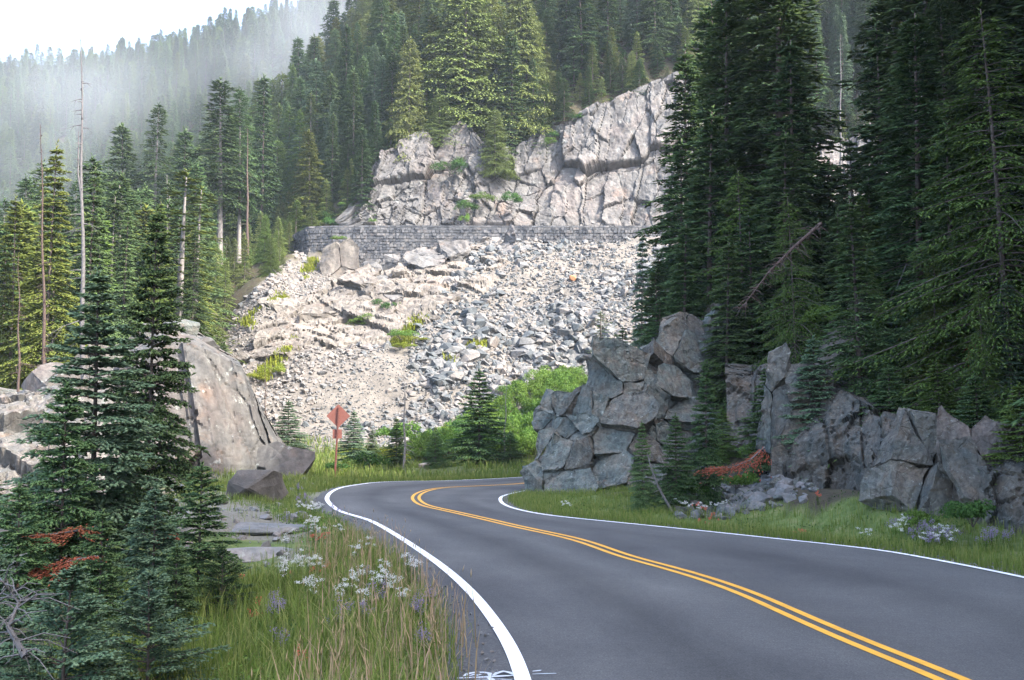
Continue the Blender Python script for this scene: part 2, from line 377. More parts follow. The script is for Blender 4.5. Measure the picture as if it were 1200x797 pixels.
# asphalt lip under the shoulders (pavement edge)
def shoulder(A, B):
    k = len(A); V = np.zeros((k * 2, 3)); V[0::2, :2] = A; V[1::2, :2] = B; V[:, 2] = .004; V[1::2, 2] = -.045; i = np.arange(k - 1) * 2
    la = np.zeros((k * 2, 3)); la[:, 1] = np.repeat(np.arange(k) * .25, 2)
    link('paved_shoulder', np_mesh('paved_shoulder', V, np.c_[i + 1, i + 3, i + 2, i], attrs={'lane': la}), None, [M['asphalt']])['kind'] = 'structure'
shoulder(LL - nL * .10, shoL); shoulder(RR + nR * .10, shoR)
ribbon('edge_line', LL, -.075, .075, .009, M['white'])
ribbon('edge_line', RR, -.06, .06, .009, M['white'])
ribbon('centre_line', YY, .06, .17, .006, M['yellow'])
ribbon('centre_line', YY, -.17, -.06, .006, M['yellow'])
ROADPTS = np.vstack([G[::3, ::3].reshape(-1, 2)])

# sprayed survey marks on the asphalt beside the left line
def px_ribbon(name, pts, wpx, z):
    V, F = [], []
    P = [Vector(ground_at(x, y, 0)) for x, y in pts]
    for i, p in enumerate(P):
        d = (P[min(i + 1, len(P) - 1)] - P[max(i - 1, 0)]); d.z = 0
        if d.length < 1e-6: d = Vector((1, 0, 0))
        d.normalize(); n = Vector((-d.y, d.x, 0)); ww = wpx * (.5 if i in (0, len(P) - 1) else 1)
        V += [p + n * ww + Vector((0, 0, z)), p - n * ww + Vector((0, 0, z))]
    for i in range(len(P) - 1): F.append((2 * i, 2 * i + 1, 2 * i + 3, 2 * i + 2))
    return V, F
mv, mf = [], []
marks = [([(536, 795.5), (560, 794.6), (584, 793.2), (606, 792)], .028),
         ([(624, 790.8), (640, 790.2), (652, 790)], .016), ([(624, 787.6), (631, 786.8), (634, 786.2)], .02),
         ([(544, 793), (549, 790.2), (557, 789), (567, 788.8), (574, 790), (574, 793)], .026), ([(550, 793), (556, 791.3), (563, 791.6), (558, 793)], .016),
         ([(578, 792.6), (583, 789.4), (590, 787.6), (597, 789), (602, 791.6)], .026), ([(571, 794), (576, 797), (578, 802)], .03),
         ([(556, 797.5), (585, 797), (600, 797.6)], .012)]
for k, (pts, wd) in enumerate(marks):
    a, f = px_ribbon('m', pts, wd, .007 + .0004 * k); o = len(mv); mv += a; mf += [tuple(q + o for q in x) for x in f]
me = bpy.data.meshes.new('spray_mark'); me.from_pydata([tuple(x) for x in mv], [], mf); o = link('spray_mark', me, None, [M['spray']])
tag(o, 'thin white sprayed survey mark on the asphalt at the left edge line', 'road marking')

# ------------------------------------------------------------------ terrain height
S_ = .609
def talus_D(y):
    k = (510 - y) / FPX; return (95 * S_ + 2.2) / (S_ - k)
ctrl = []
def cp(x, y, D): p = world_at(x, y, D); ctrl.append((p.x, p.y, p.z))
for A in (LL, YY, RR):
    for p in A[::18]: ctrl.append((p[0], p[1], -.06))
ctrl += [(-2.2, 9, -.3), (-4.5, 9, -.9), (-9, 9, -1.6), (-20, 5, -3), (-4.5, 18, -.35), (-7, 15, -.8), (-10, 20, -.9), (-16, 20, -1.2), (-9, 28, -.1), (-13, 30, -.1), (-10, 38, 0), (-12, 45, .1), (-13, 50, .3),
         (-18, 42, .8), (-22, 32, .3), (-30, 36, 1.0), (-40, 25, -1), (-24, 56, 3), (-40, 56, 4), (-60, 50, 4), (-18, 66, 1), (-30, 75, 0), (-45, 80, 1.5), (-60, 90, 3),
         (-9.5, 56, 0), (-9, 62, 0), (-4, 64, 0), (3, 68, 0), (-12, 70, 0), (-6, 74, 0), (2, 75, 0.1), (10, 76, .5), (-8, 84, 0), (-16, 84, 0), (0, 84, .3), (10, 86, 1.5), (-10, 90, 0), (-18, 92, 0), (0, 92, 1), (10, 95, 3),
         (1.6, 42, .5), (2.8, 44, 2.3), (4, 52, 2.0), (6.2, 46, 4.5), (9, 44, 5.8), (9, 52, 5), (12, 40, 6.5), (13, 34, 5.5), (17, 38, 9), (11.5, 28, 3.0), (13, 24, 3.2), (16, 26, 6.5),
         (3.6, 34, .0), (6.5, 32, 0), (7.2, 35.5, .3), (8.8, 36.5, 1.6), (7.6, 28.5, 0), (8.3, 24.5, 0), (9.2, 21, 0), (9.6, 18, 0), (10, 12, 0), (12, 16, 2.6), (11, 5, 0), (15, 5, 3.5), (11, -20, 0), (16, -20, 4),
         (20, 20, 13), (26, 28, 21), (27, 5, 24), (27, -20, 24), (40, 20, 41), (40, 0, 43), (40, -30, 43), (60, 20, 54), (60, -20, 56), (38, 40, 20), (30, 48, 12), (20, 50, 8), (14, 58, 5), (24, 62, 5), (6, 62, .6), (60, 45, 26), (40, 62, 8), (60, 70, 10), (18, 78, 2), (32, 90, 3), (90, 20, 48), (90, 60, 25), (120, 100, 30)]  # unseen hill at the right, raised to keep sun off the road
for x in (300, 350, 400, 450, 500, 560, 620, 680, 740, 800, 870):
    for y in (520, 470, 420, 370, 320, 283):
        if x < 560 or y < 500: cp(x, y, talus_D(y) + (rng.random() - .5))
for x, y in ((360, 303), (400, 312), (440, 317), (475, 308)): cp(x, y, 139.0)
for x, y, D in ((250, 410, 118), (262, 380, 124), (300, 335, 134), (335, 300, 139), (310, 290, 146), (270, 320, 142), (200, 385, 130), (200, 370, 150), (100, 420, 140), (0, 445, 140), (-150, 450, 140), (-60, 470, 110), (60, 470, 100), (180, 440, 105),
                (0, 420, 220), (-150, 420, 220), (150, 390, 210), (260, 320, 200), (340, 250, 190), (380, 262, 156), (360, 262, 165),
                (-150, 310, 300), (0, 320, 300), (150, 290, 300), (280, 240, 300), (400, 170, 290), (-150, 200, 380), (0, 205, 380), (200, 180, 380), (400, 100, 380), (500, 60, 380),
                (-150, 115, 460), (0, 112, 460), (130, 100, 460), (200, 84, 460), (300, 60, 460), (400, 22, 460), (520, -30, 460), (700, -100, 460),
                (-150, 150, 600), (0, 150, 600), (200, 130, 600), (400, 80, 600), (600, 0, 600),
                (425, 190, 163), (438, 130, 176), (460, 60, 196), (500, -20, 225), (540, -80, 260), (480, 30, 260), (430, 100, 220)):
    cp(x, y, D)
CT = [(408, 247, 151), (440, 192, 153.5), (490, 160, 155), (545, 146, 156), (585, 190, 156), (600, 185, 157), (640, 152, 157), (700, 128, 157.5), (760, 103, 158.5), (808, 94, 159), (880, 110, 160), (940, 175, 160), (990, 172, 160), (1100, 100, 160), (1300, 80, 160)]
for x, y, D in CT:
    cp(x, y + 4, D + 1.5); p = world_at(x, y, D); ctrl.append((p.x, p.y + 22, p.z + 15)); ctrl.append((p.x + 3, p.y + 55, p.z + 38)); ctrl.append((p.x + 5, p.y + 110, p.z + 72))
for X in range(-24, 90, 9): ctrl.append((X, 141.0, 27.3)); ctrl.append((X, 149.0, 27.5))
C_ = np.array(ctrl); S0 = 100.0
def tps_k(r2): return np.where(r2 > 1e-12, .5 * r2 * np.log(r2 + 1e-12), 0)
Pn = C_[:, :2] / S0; K = tps_k(((Pn[:, None] - Pn[None]) ** 2).sum(2)) + np.eye(len(Pn)) * 2e-6
Pm = np.c_[np.ones(len(Pn)), Pn]; A_ = np.block([[K, Pm], [Pm.T, np.zeros((3, 3))]])
sol = np.linalg.solve(A_, np.r_[C_[:, 2], 0, 0, 0])
def wall_Y(X): return 140 + 6 * sstep(-25.6, -28.6, np.asarray(X, float)) + .0 * X
def base_z(X, Y):
    X = np.asarray(X, float); Y = np.asarray(Y, float); shp = X.shape; x = X.ravel(); y = Y.ravel(); out = np.empty(len(x))
    for a in range(0, len(x), 20000):
        q = np.c_[x[a:a + 20000], y[a:a + 20000]] / S0
        out[a:a + 20000] = tps_k(((q[:, None] - Pn[None]) ** 2).sum(2)) @ sol[:-3] + np.c_[np.ones(len(q)), q] @ sol[-3:]
    return out.reshape(shp)
RP = np.vstack([ROADPTS])
def road_dist(x, y):
    d = np.full(len(x), 1e9)
    near = (y < 90) & (np.abs(x) < 45)
    q = np.c_[x[near], y[near]]; r = np.empty(len(q))
    for a in range(0, len(q), 4000):
        r[a:a + 4000] = np.sqrt(((q[a:a + 4000, None] - RP[None]) ** 2).sum(2).min(1))
    d[near] = r; return d
LOWER = np.array([[-9.0, 73.6], [-5, 74.4], [-1, 75.2], [3, 76.4], [8, 78.5], [14, 82], [22, 87]])
BANK = np.array([(-1, 44.5), (.9, 41.5), (2.2, 38.2), (4.2, 35.4), (5.6, 35.6), (7.0, 38.2), (8.3, 38.8), (8.5, 34.5), (7.7, 31.5), (8.5, 29), (8.9, 26.2), (9.3, 24), (10.2, 20), (11.6, 14), (13, 5)], float)
WBX = [world_at(x, 300, 140).x for x in (352, 362, 400, 442, 476, 505, 545, 580, 620)]; WBZ = [world_at(0, y, 140).z for y in (292, 303, 313, 318, 313, 300, 287, 281, 279.5)]
CTX = [world_at(*c).x for c in CT]; CTY = [world_at(*c).y for c in CT]
def ground_z(X, Y):
    X = np.atleast_1d(np.asarray(X, float)); Y = np.atleast_1d(np.asarray(Y, float)); x = X.ravel(); y = Y.ravel()
    z = base_z(x, y)
    far = sstep(50, 130, y)
    z = z + fbm(x * .12, y * .12, 0, 3) * (.25 + 1.1 * far) * sstep(8, 14, np.abs(x) + y * .2) + fbm(x * .7, y * .7, 0, 9, 3) * .12
    z = z + fbm(x * .02, y * .02, 0, 13) * 5 * sstep(200, 300, y)
    # right bank: flat verge in front of the rock line, steep behind it
    m_ = (y < 62) & (x > -2) & (x < 30)
    if m_.any():
        q = np.c_[x[m_], y[m_]]; dm = np.full(len(q), 1e9); sg = np.ones(len(q))
        for a, b2 in zip(BANK[:-1], BANK[1:]):
            ab = b2 - a; tt = np.clip(((q - a) @ ab) / (ab @ ab), 0, 1); pr = q - a - tt[:, None] * ab; dd = np.hypot(pr[:, 0], pr[:, 1]); cr = ab[0] * (q[:, 1] - a[1]) - ab[1] * (q[:, 0] - a[0])
            upd = dd < dm; dm = np.where(upd, dd, dm); sg = np.where(upd, np.sign(cr), sg)
        sdist = dm * -sg                                       # positive behind the rock line
        fr_ = .04 + .13 * np.clip(q[:, 0] - 3, 0, 5) * sstep(20, 32, q[:, 1]) + fbm(q[:, 0] * 1.1, q[:, 1] * 1.1, 0, 61, 3) * .06
        cap = np.where(sdist < 0, fr_, fr_ + 1.45 * sdist + .3)
        z[m_] = np.minimum(z[m_], cap)
    # foot of the retaining wall
    m_ = (y > 112) & (y < 150) & (x < 2)
    if m_.any():
        xx, yy = x[m_], y[m_]; wb = np.interp(xx, WBX, WBZ); cap = wb - .50 * (139.2 - np.minimum(yy, 139.2)) + fbm(xx * .4, yy * .4, 0, 71, 3) * .4
        cap = np.where(xx < -25.5, np.minimum(cap, 27.2 - (-25.5 - xx) * .55), cap); cap = np.where((xx > -25.5) & (yy > 139.6), 99, cap)
        z[m_] = np.minimum(z[m_], np.where(xx > -3, 99, cap))
    tY = np.interp(x, CTX, CTY); m_ = (x > -29) & (x < 95) & (y > 149.2) & (y < tY - .3); z = np.where(m_, np.minimum(z, 27.4 + (y - 149.2) * 1.0), z)
    # bench that carries the upper road
    wy = wall_Y(x)
    bench = sstep(-30, -27, x) * sstep(95, 80, x)
    on = (y > wy + .3) & (y < 149.3)
    z = np.where(on & (bench > .5), 27.45, z)
    # level corridor of the two near roads
    d = road_dist(x, y)
    t = sstep(.5, 2.6, d); z = z * t + (-.05) * (1 - t)
    t2 = np.full(len(x), 1.0)
    for a, b2 in zip(LOWER[:-1], LOWER[1:]):
        ab = b2 - a; tt = np.clip(((x - a[0]) * ab[0] + (y - a[1]) * ab[1]) / (ab @ ab), 0, 1)
        dd = np.hypot(x - a[0] - tt * ab[0], y - a[1] - tt * ab[1]); t2 = np.minimum(t2, sstep(2.2, 5, dd))
    z = z * t2 + .02 * (1 - t2)
    return z.reshape(X.shape)
def gz(x, y): return float(ground_z([x], [y])[0])

def axis(segs):
    out = [segs[0][0]]
    for a, b2, s in segs:
        n = max(1, int(round((b2 - a) / s))); out += list(np.linspace(a, b2, n + 1)[1:])
    return np.array(out)
xs = axis([(-700, -250, 25), (-250, -110, 7), (-110, -40, 2), (-40, -14, .8), (-14, 14, .4), (14, 50, .9), (50, 120, 3), (120, 700, 25)])
ys = axis([(-150, -20, 8), (-20, 8, 1), (8, 64, .45), (64, 100, .8), (100, 139, .8), (139, 150, .45), (150, 170, .8), (170, 260, 3), (260, 520, 7), (520, 1100, 25)])
XX, YG = np.meshgrid(xs, ys); ZZ = ground_z(XX, YG)
TAL = [(352, 270), (345, 300), (290, 345), (255, 400), (270, 440), (315, 500), (320, 560), (430, 548), (560, 520), (640, 470), (900, 430), (900, 274), (520, 274), (470, 318), (430, 318), (400, 312), (370, 300)]
pxx, pyy = to_px(XX, YG, ZZ)
cov = np.zeros(XX.shape + (3,))
talm = in_poly(pxx, pyy, TAL) & (YG > 90) & (YG < 140.4); cov[..., 0] = talm
rd = road_dist(XX.ravel(), YG.ravel()).reshape(XX.shape)
gn = fbm(XX * .25, YG * .25, 0, 40)
cov[..., 1] = np.where((YG < 92) & (rd < 5 + gn * 2), 1.0, .0) * (1 - cov[..., 0])
cov[..., 1] = np.where((YG > 60) & (YG < 100) & (XX < 25) & (XX > -30), .6, cov[..., 1])
cov[..., 2] = sstep(1.6, .3, rd) + .5 * (gn > .3) * (YG < 60)
cov[..., 1] *= 1 - .8 * sstep(1.0, .4, rd)
gravel = (YG > 18.5) & (YG < 38) & (XX < -3.5) & (XX > -15) & (rd > 1.8 + gn) & (gn < .45); cov[..., 2] = np.where(gravel, .9, cov[..., 2]); cov[..., 1] = np.where(gravel, .15, cov[..., 1])
cov[..., 0] = np.where((YG > 140) & (YG < 150) & (XX > -28), .7, cov[..., 0])
ny_, nx_ = XX.shape; i, j = np.meshgrid(np.arange(ny_ - 1), np.arange(nx_ - 1), indexing='ij'); q = (i * nx_ + j).ravel()
V = np.stack([XX, YG, ZZ], -1).reshape(-1, 3); F = np.c_[q, q + 1, q + nx_ + 1, q + nx_]
link('hillside', np_mesh('hillside', V, F, smooth=True, attrs={'cover': cov.reshape(-1, 3)}), None, [M['ground']])['kind'] = 'structure'
lo = resample(LOWER, 80); ribbon('lower_road', lo, -1.7, 1.7, .05, M['old_asphalt'])
ribbon('edge_line', lo, -1.55, -1.45, .056, M['white'])
ub = np.array([[-27.0, 146.5], [-24.5, 144.4], [0, 144.4], [40, 144.4], [90, 144.4]]); ribbon('upper_road', resample(ub, 100), -3.2, 3.2, 27.49, M['old_asphalt'])

# ------------------------------------------------------------------ cliffs above the upper road
def loft(name, rails, mat, seed, step=.3, amp=1.0, cells=((7.0, 12, 1.9, .42, .30), (2.8, 5.0, .8, .42, .22), (1.1, 1.8, .2, .4, .10)), lean=-.35, push=(-.18, -.85, .40), fade=(.04, 0), rough=1.0, top_fade=True, kind='structure', warp=.45):
    """rock face through rails of (px, py, distance), broken into facets: cells = (width, height, step, tilt, crack)"""
    def poly(P, n):
        W = np.array([tuple(world_at(*p)) for p in P]); s = np.r_[0, np.cumsum(np.linalg.norm(np.diff(W, axis=0), axis=1))]; t = np.linspace(0, s[-1], n)
        return np.c_[np.interp(t, s, W[:, 0]), np.interp(t, s, W[:, 1]), np.interp(t, s, W[:, 2])], s[-1]
    ln = max(poly(r_, 4)[1] for r_ in rails); nu = int(ln / step); Rl = [poly(r_, nu)[0] for r_ in rails]; rows, hh = [], []; base = 0
    for a, b2 in zip(Rl[:-1], Rl[1:]):
        h = np.linalg.norm(b2 - a, axis=1); n = max(2, int(h.max() / step))
        for t in np.linspace(0, 1, n, endpoint=b2 is Rl[-1]): rows.append(a * (1 - t) + b2 * t); hh.append(base + t * h.mean())
        base += h.mean()
    P = np.array(rows); nv = len(P); u = np.broadcast_to(np.linspace(0, ln, nu)[None], (nv, nu)); z = np.broadcast_to(np.array(hh)[:, None], (nv, nu)); t = z / base
    uu = u + lean * z; hfac = np.clip(np.linalg.norm(Rl[-1] - Rl[0], axis=1) / (cells[0][1] * .8), .15, 1)[None] if top_fade else 1.0
    sc = cells[0][0] / 7; wu, wz = uu + fbm(u * .25 / sc, z * .25 / sc, 0, seed) * warp * sc, z + fbm(u * .25 / sc, z * .25 / sc, 5, seed + 3) * warp * sc
    d = np.zeros(P.shape[:2])
    for s, (cu, cz, A, til, ck) in enumerate(cells):
        r1_, r2_, r3_, ou, ov, e = worley(wu / cu, wz / cz, seed + s + 1)
        k = 1.0 if s < 2 else np.where(fbm(u * .09 / sc, z * .09 / sc, 0, seed + 7) > -.05, 1.3, .35)
        d = d + k * (A * (r1_ - .5) + til * (r2_ - .5) * ou * cu + til * (r3_ - .5) * ov * cz * .8 - ck * sstep(.05, 0, e))
    d = d + rough * sc * (fbm(u * .5 / sc, z * .5 / sc, 1, seed + 20) * .12 + fbm(u * 1.6 / sc, z * 1.6 / sc, 1, seed + 21, 3) * .07)
    d *= amp * hfac * sstep(0, fade[0], t)
    P = P + np.stack([push[0] * d, push[1] * d, push[2] * d], -1)
    V = P.reshape(-1, 3); i, j = np.meshgrid(np.arange(nv - 1), np.arange(nu - 1), indexing='ij'); q = (i * nu + j).ravel()
    F = np.c_[q, q + 1, q + nu + 1, q + nu]
    o = link(name, np_mesh(name, V, F), None, [mat])
    if kind: o['kind'] = kind
    return o, P
CB = [(395, 262, 150.5), (408, 266, 150), (440, 267, 149.5), (600, 268, 149.5), (800, 268, 149.5), (1000, 268, 149.5), (1320, 268, 149.5)]
CTT = [(392, 258, 151)] + [(x, y - 5, D + .3) for x, y, D in CT]
cl, CLP = loft('cliff', [CB, CTT], M['cliff'], 34, step=.2, rough=1.3)

# ------------------------------------------------------------------ masonry retaining wall with parapet
def stone_mesh(name, positions, sizes, axes, seed):
    V, F = [], []; base = np.array([(x, y, z) for x in (-.5, .5) for y in (-.5, .5) for z in (-.5, .5)])
    f = np.array([(0, 1, 3, 2), (4, 6, 7, 5), (0, 4, 5, 1), (2, 3, 7, 6), (0, 2, 6, 4), (1, 5, 7, 3)])
    r = np.random.default_rng(seed); n = len(positions)
    b = base[None] * np.asarray(sizes)[:, None] * (1 + .22 * (r.random((n, 8, 3)) - .5))
    ax = np.asarray(axes); wv = b[..., 0:1] * ax[:, None] + b[..., 1:2] * np.stack([-ax[:, 1], ax[:, 0], ax[:, 2] * 0], -1)[:, None]
    wv[..., 2] += b[..., 2]; wv += np.asarray(positions)[:, None]
    return np_mesh(name, wv.reshape(-1, 3), tint=np.repeat(r.random(n), 8), F=(f[None] + np.arange(n)[:, None, None] * 8).reshape(-1, 4))
wallroot = empty('retaining_wall', (-5, 140, 27.4), 0, 'long grey masonry retaining wall with low parapet carrying the upper road', 'retaining wall')
WL = [(-29.5, 147.5), (-28.6, 145.6), (-27.2, 143.0), (-26.0, 140.6), (-23, 139.9), (-15, 139.8), (0, 140), (20, 140), (45, 140), (90, 140)]
wc = resample(np.array(WL), 460); wt = np.gradient(wc, axis=0); wt /= np.linalg.norm(wt, axis=1)[:, None]
xw = [world_at(x, 300, 140).x for x in (352, 362, 400, 442, 476, 505, 545, 580, 620)]
zb = [world_at(0, y, 140).z for y in (292, 303, 313, 318, 313, 300, 287, 281, 279.5)]
wall_bot = np.interp(wc[:, 0], xw, zb) - .4
wall_bot = np.where(wc[:, 1] > 143.5, 24.5, wall_bot); WTOP = world_at(0, 266.2, 140).z + .12
core_v, core_f = [], []
for i in range(0, len(wc), 3):
    n = np.array((-wt[i, 1], wt[i, 0]))
    for s in (-.22, .22): 
        for z in (wall_bot[i], WTOP - .06): core_v.append((*(wc[i] + n * s), z))
nn = len(core_v) // 4
for i in range(nn - 1):
    a, b2 = i * 4, i * 4 + 4
    core_f += [(a, b2, b2 + 1, a + 1), (a + 2, a + 3, b2 + 3, b2 + 2), (a + 1, b2 + 1, b2 + 3, a + 3)]
me = bpy.data.meshes.new('wall_core'); me.from_pydata(core_v, [], core_f); link('wall_core', me, wallroot, [M['mortar']]).matrix_parent_inverse = Matrix.Translation((5, -140, -27.4))
seg = np.r_[0, np.cumsum(np.linalg.norm(np.diff(wc, axis=0), axis=1))]
pos, siz, axs = [], [], []; zc = 0
z = WTOP - .14; row = 0
while z > wall_bot.min():
    hrow = random.uniform(.30, .42) if row else .28
    s = random.uniform(0, .3)
    while s < seg[-1] - .3:
        L_ = random.uniform(.30, .58) if row else random.uniform(.5, .8); sm = s + L_ / 2
        x_, y_ = np.interp(sm, seg, wc[:, 0]), np.interp(sm, seg, wc[:, 1]); tx, ty = np.interp(sm, seg, wt[:, 0]), np.interp(sm, seg, wt[:, 1])
        if z > np.interp(sm, seg, wall_bot) - .1 and x_ < 48:
            off = -.22 - random.uniform(-.02, .16)
            pos.append((x_ + ty * -off * 1.0, y_ - tx * -off, z)); siz.append((L_ - .05, .30 if row else .62, hrow - .05)); axs.append((tx, ty, 0))
            if not row: pos[-1] = (x_, y_, z + .04)
        s += L_
    z -= hrow; row += 1
sm_ = link('wall_stones', stone_mesh('wall_stones', pos, siz, axs, 3), wallroot, [M['wallstone']]); sm_['kind'] = 'stuff'; sm_.matrix_parent_inverse = Matrix.Translation((5, -140, -27.4))

# ------------------------------------------------------------------ fractured outcrops: Voronoi blocks
def outcrop(name, label, poly, D, yaw=0, lean=.35, thick=3.0, sp=(1, 1, 1), mats=None, seed=1, tilt=.0, rough=.05, sub=.3, gap=.006, cut_front=None, cat='rock outcrop', wob=.5, aniso=0.0, bevel=.035, matfn=None, yfun=None, face=(.22, .28), rot=.22, jl=.55, fine=True):
    r = np.random.default_rng(seed)
    PW = [(world_at(x, y, D).x, world_at(x, y, D).z) for x, y in poly]
    xs_, zs_ = [p[0] for p in PW], [p[1] for p in PW]; x0, x1, z0, z1 = min(xs_), max(xs_), min(zs_), max(zs_)
    cx = (x0 + x1) / 2; z0 = max(z0, z0); gx, gzz = .12 * (x1 - x0), .25 * (z1 - z0)
    def fy(x, z): return D + yaw * (x - cx) + lean * (z - z0) + (yfun(x, z) if yfun is not None else 0)
    x0 -= gx; x1 += gx; z1 += gzz
    n = [int((x1 - x0) / sp[0]) + 4, int((thick + 2 * sp[1]) / sp[1]) + 3, int((z1 - z0) / sp[2]) + 4]
    S = []
    for a in range(n[0]):
        for b2 in range(n[1]):
            for c2 in range(n[2]):
                if r.random() < .12: continue
                j = (r.random(3) - .5) * jl + .5
                x = x0 - 1.5 * sp[0] + (a + j[0] + .5 * (c2 % 2) * .6) * sp[0]; z = z0 - 1.5 * sp[2] + (c2 + j[2]) * sp[2]
                dy = -1.5 * sp[1] + (b2 + j[1]) * sp[1]
                x += tilt * (z - z0)
                S.append((x, fy(x, z) + dy, z, dy))
    if rot:
        pass
    S = np.array(S)
    ca_, sa_ = math.cos(rot), math.sin(rot); xm, zm = (x0 + x1) / 2, (z0 + z1) / 2
    dx_, dz_ = S[:, 0] - xm, S[:, 2] - zm; xr = xm + 1.12 * (dx_ * ca_ - dz_ * sa_); zr = zm + 1.12 * (dx_ * sa_ + dz_ * ca_)
    S = np.c_[xr, fy(xr, zr) + S[:, 3], zr, S[:, 3]]
    # some zones are broken finer than others
    fin = vnoise(S[:, 0] / sp[0] * .35, S[:, 2] / sp[2] * .35, 3, seed + 5)
    if fine: S = S[~((fin < -.1) & (r.random(len(S)) < .35))]; fin = vnoise(S[:, 0] / sp[0] * .35, S[:, 2] / sp[2] * .35, 3, seed + 5)
    ex = S[(fin > .22) & (r.random(len(S)) < .75)]
    if len(ex) and fine:
        off = (r.random((len(ex), 3)) - .5) * np.array(sp) * .9; S = np.vstack([S, np.c_[ex[:, 0] + off[:, 0], ex[:, 1] + off[:, 1], ex[:, 2] + off[:, 2], ex[:, 3] + off[:, 1]]])
    if face is not None: S = S[S[:, 3] > vnoise(S[:, 0] * .6, S[:, 2] * .6, 0, seed) * wob - .1]
    wobv = vnoise(S[:, 0] * .6, S[:, 2] * .6, 0, seed) * wob
    sx_, sy_ = to_px(S[:, 0], S[:, 1], S[:, 2]); ins = in_poly(sx_, sy_, poly) & (S[:, 3] > wobv - .1) & (S[:, 3] < thick)
    root = empty(name, (cx, D + thick / 2, z0), 0, label, cat); inv = Matrix.Translation((-cx, -(D + thick / 2), -z0))
    W = np.array([1 / sp[0], 1 / sp[1], 1 / sp[2]]); Sn = S[:, :3] * W     # anisotropic metric
    cnt = 0
    for k in np.nonzero(ins)[0]:
        dv = Sn - Sn[k]; d2 = (dv ** 2).sum(1); order = np.argsort(d2)[1:34]
        bm = bmesh.new(); bmesh.ops.create_cube(bm, size=3.2)
        for v_ in bm.verts: v_.co = Vector((v_.co.x * sp[0], v_.co.y * sp[1], v_.co.z * sp[2])) 
        for o_ in order:
            # plane halfway in scaled space
            nrm = dv[o_] * W; ln = np.linalg.norm(nrm)
            if d2[o_] > 12: break
            mid = (Sn[o_] - Sn[k]) / 2 / W; nrm = nrm / ln
            mid = mid - nrm * (gap * (.1 + 1.5 * ((k * 7 + o_ * 7) % 11) / 11))
            bmesh.ops.bisect_plane(bm, geom=bm.verts[:] + bm.edges[:] + bm.faces[:], plane_co=mid, plane_no=nrm, clear_outer=True)
            ed = [e for e in bm.edges if e.is_boundary]
            if ed: bmesh.ops.contextual_create(bm, geom=ed)
            if not bm.faces: break
        if face is not None and bm.faces and S[k, 3] < sp[1] * 1.6:
            x_, z_ = S[k, 0], S[k, 2]; gyx = fy(x_ + .2, z_) - fy(x_ - .2, z_); nr_ = Vector((gyx / .4 + r.normal() * face[1], -1, lean + r.normal() * face[1])).normalized()
            bmesh.ops.bisect_plane(bm, geom=bm.verts[:] + bm.edges[:] + bm.faces[:], plane_co=Vector((0, float(fy(x_, z_)) + r.normal() * face[0] - S[k, 1], 0)), plane_no=nr_, clear_outer=True)
            ed = [e for e in bm.edges if e.is_boundary]
            if ed: bmesh.ops.contextual_create(bm, geom=ed)
        if cut_front is not None and bm.faces:
            for (pc, pn) in cut_front:
                bmesh.ops.bisect_plane(bm, geom=bm.verts[:] + bm.edges[:] + bm.faces[:], plane_co=Vector(pc) - Vector(S[k, :3]), plane_no=Vector(pn), clear_outer=True)
                ed = [e for e in bm.edges if e.is_boundary]
                if ed: bmesh.ops.contextual_create(bm, geom=ed)
        if len(bm.faces) < 4: bm.free(); continue
        bmesh.ops.remove_doubles(bm, verts=bm.verts, dist=.02)
        bmesh.ops.bevel(bm, geom=bm.edges[:], offset=bevel, segments=1, affect='EDGES', clamp_overlap=True)
        bmesh.ops.triangulate(bm, faces=bm.faces[:])
        for it in range(4):
            le = [e for e in bm.edges if e.calc_length() > sub * 1.6]
            if not le: break
            bmesh.ops.subdivide_edges(bm, edges=le, cuts=1); bmesh.ops.triangulate(bm, faces=[f for f in bm.faces if len(f.verts) > 3])
        c0 = Vector(S[k, :3]); bm.normal_update()
        for v_ in bm.verts:
            p = v_.co + c0; nn_ = mnoise.noise_vector(p * 1.1) * rough * .8 + mnoise.noise_vector(p * 3.3) * rough * .55 + mnoise.noise_vector(p * 8) * rough * .3
            dv_ = mnoise.voronoi(p * 1.25 + mnoise.noise_vector(p * .8) * .5)[0]; crk = max(0.0, 1 - (dv_[1] - dv_[0]) / .07) * rough * .8
            v_.co -= v_.normal * crk
            ridg = abs(mnoise.noise(Vector((p.x * .9, p.y * .9, p.z * 2.8)))) * rough * 1.3
            v_.co += nn_ - v_.normal * ridg
        bm.transform(Matrix.Translation(c0))
        me = bpy.data.meshes.new('block'); bm.to_mesh(me); bm.free()
        mt = mats[int(r.random() * len(mats))] if matfn is None else matfn(S[k], r)
        o = link('block', me, root, [mt]); o.matrix_parent_inverse = inv; cnt += 1
    return root
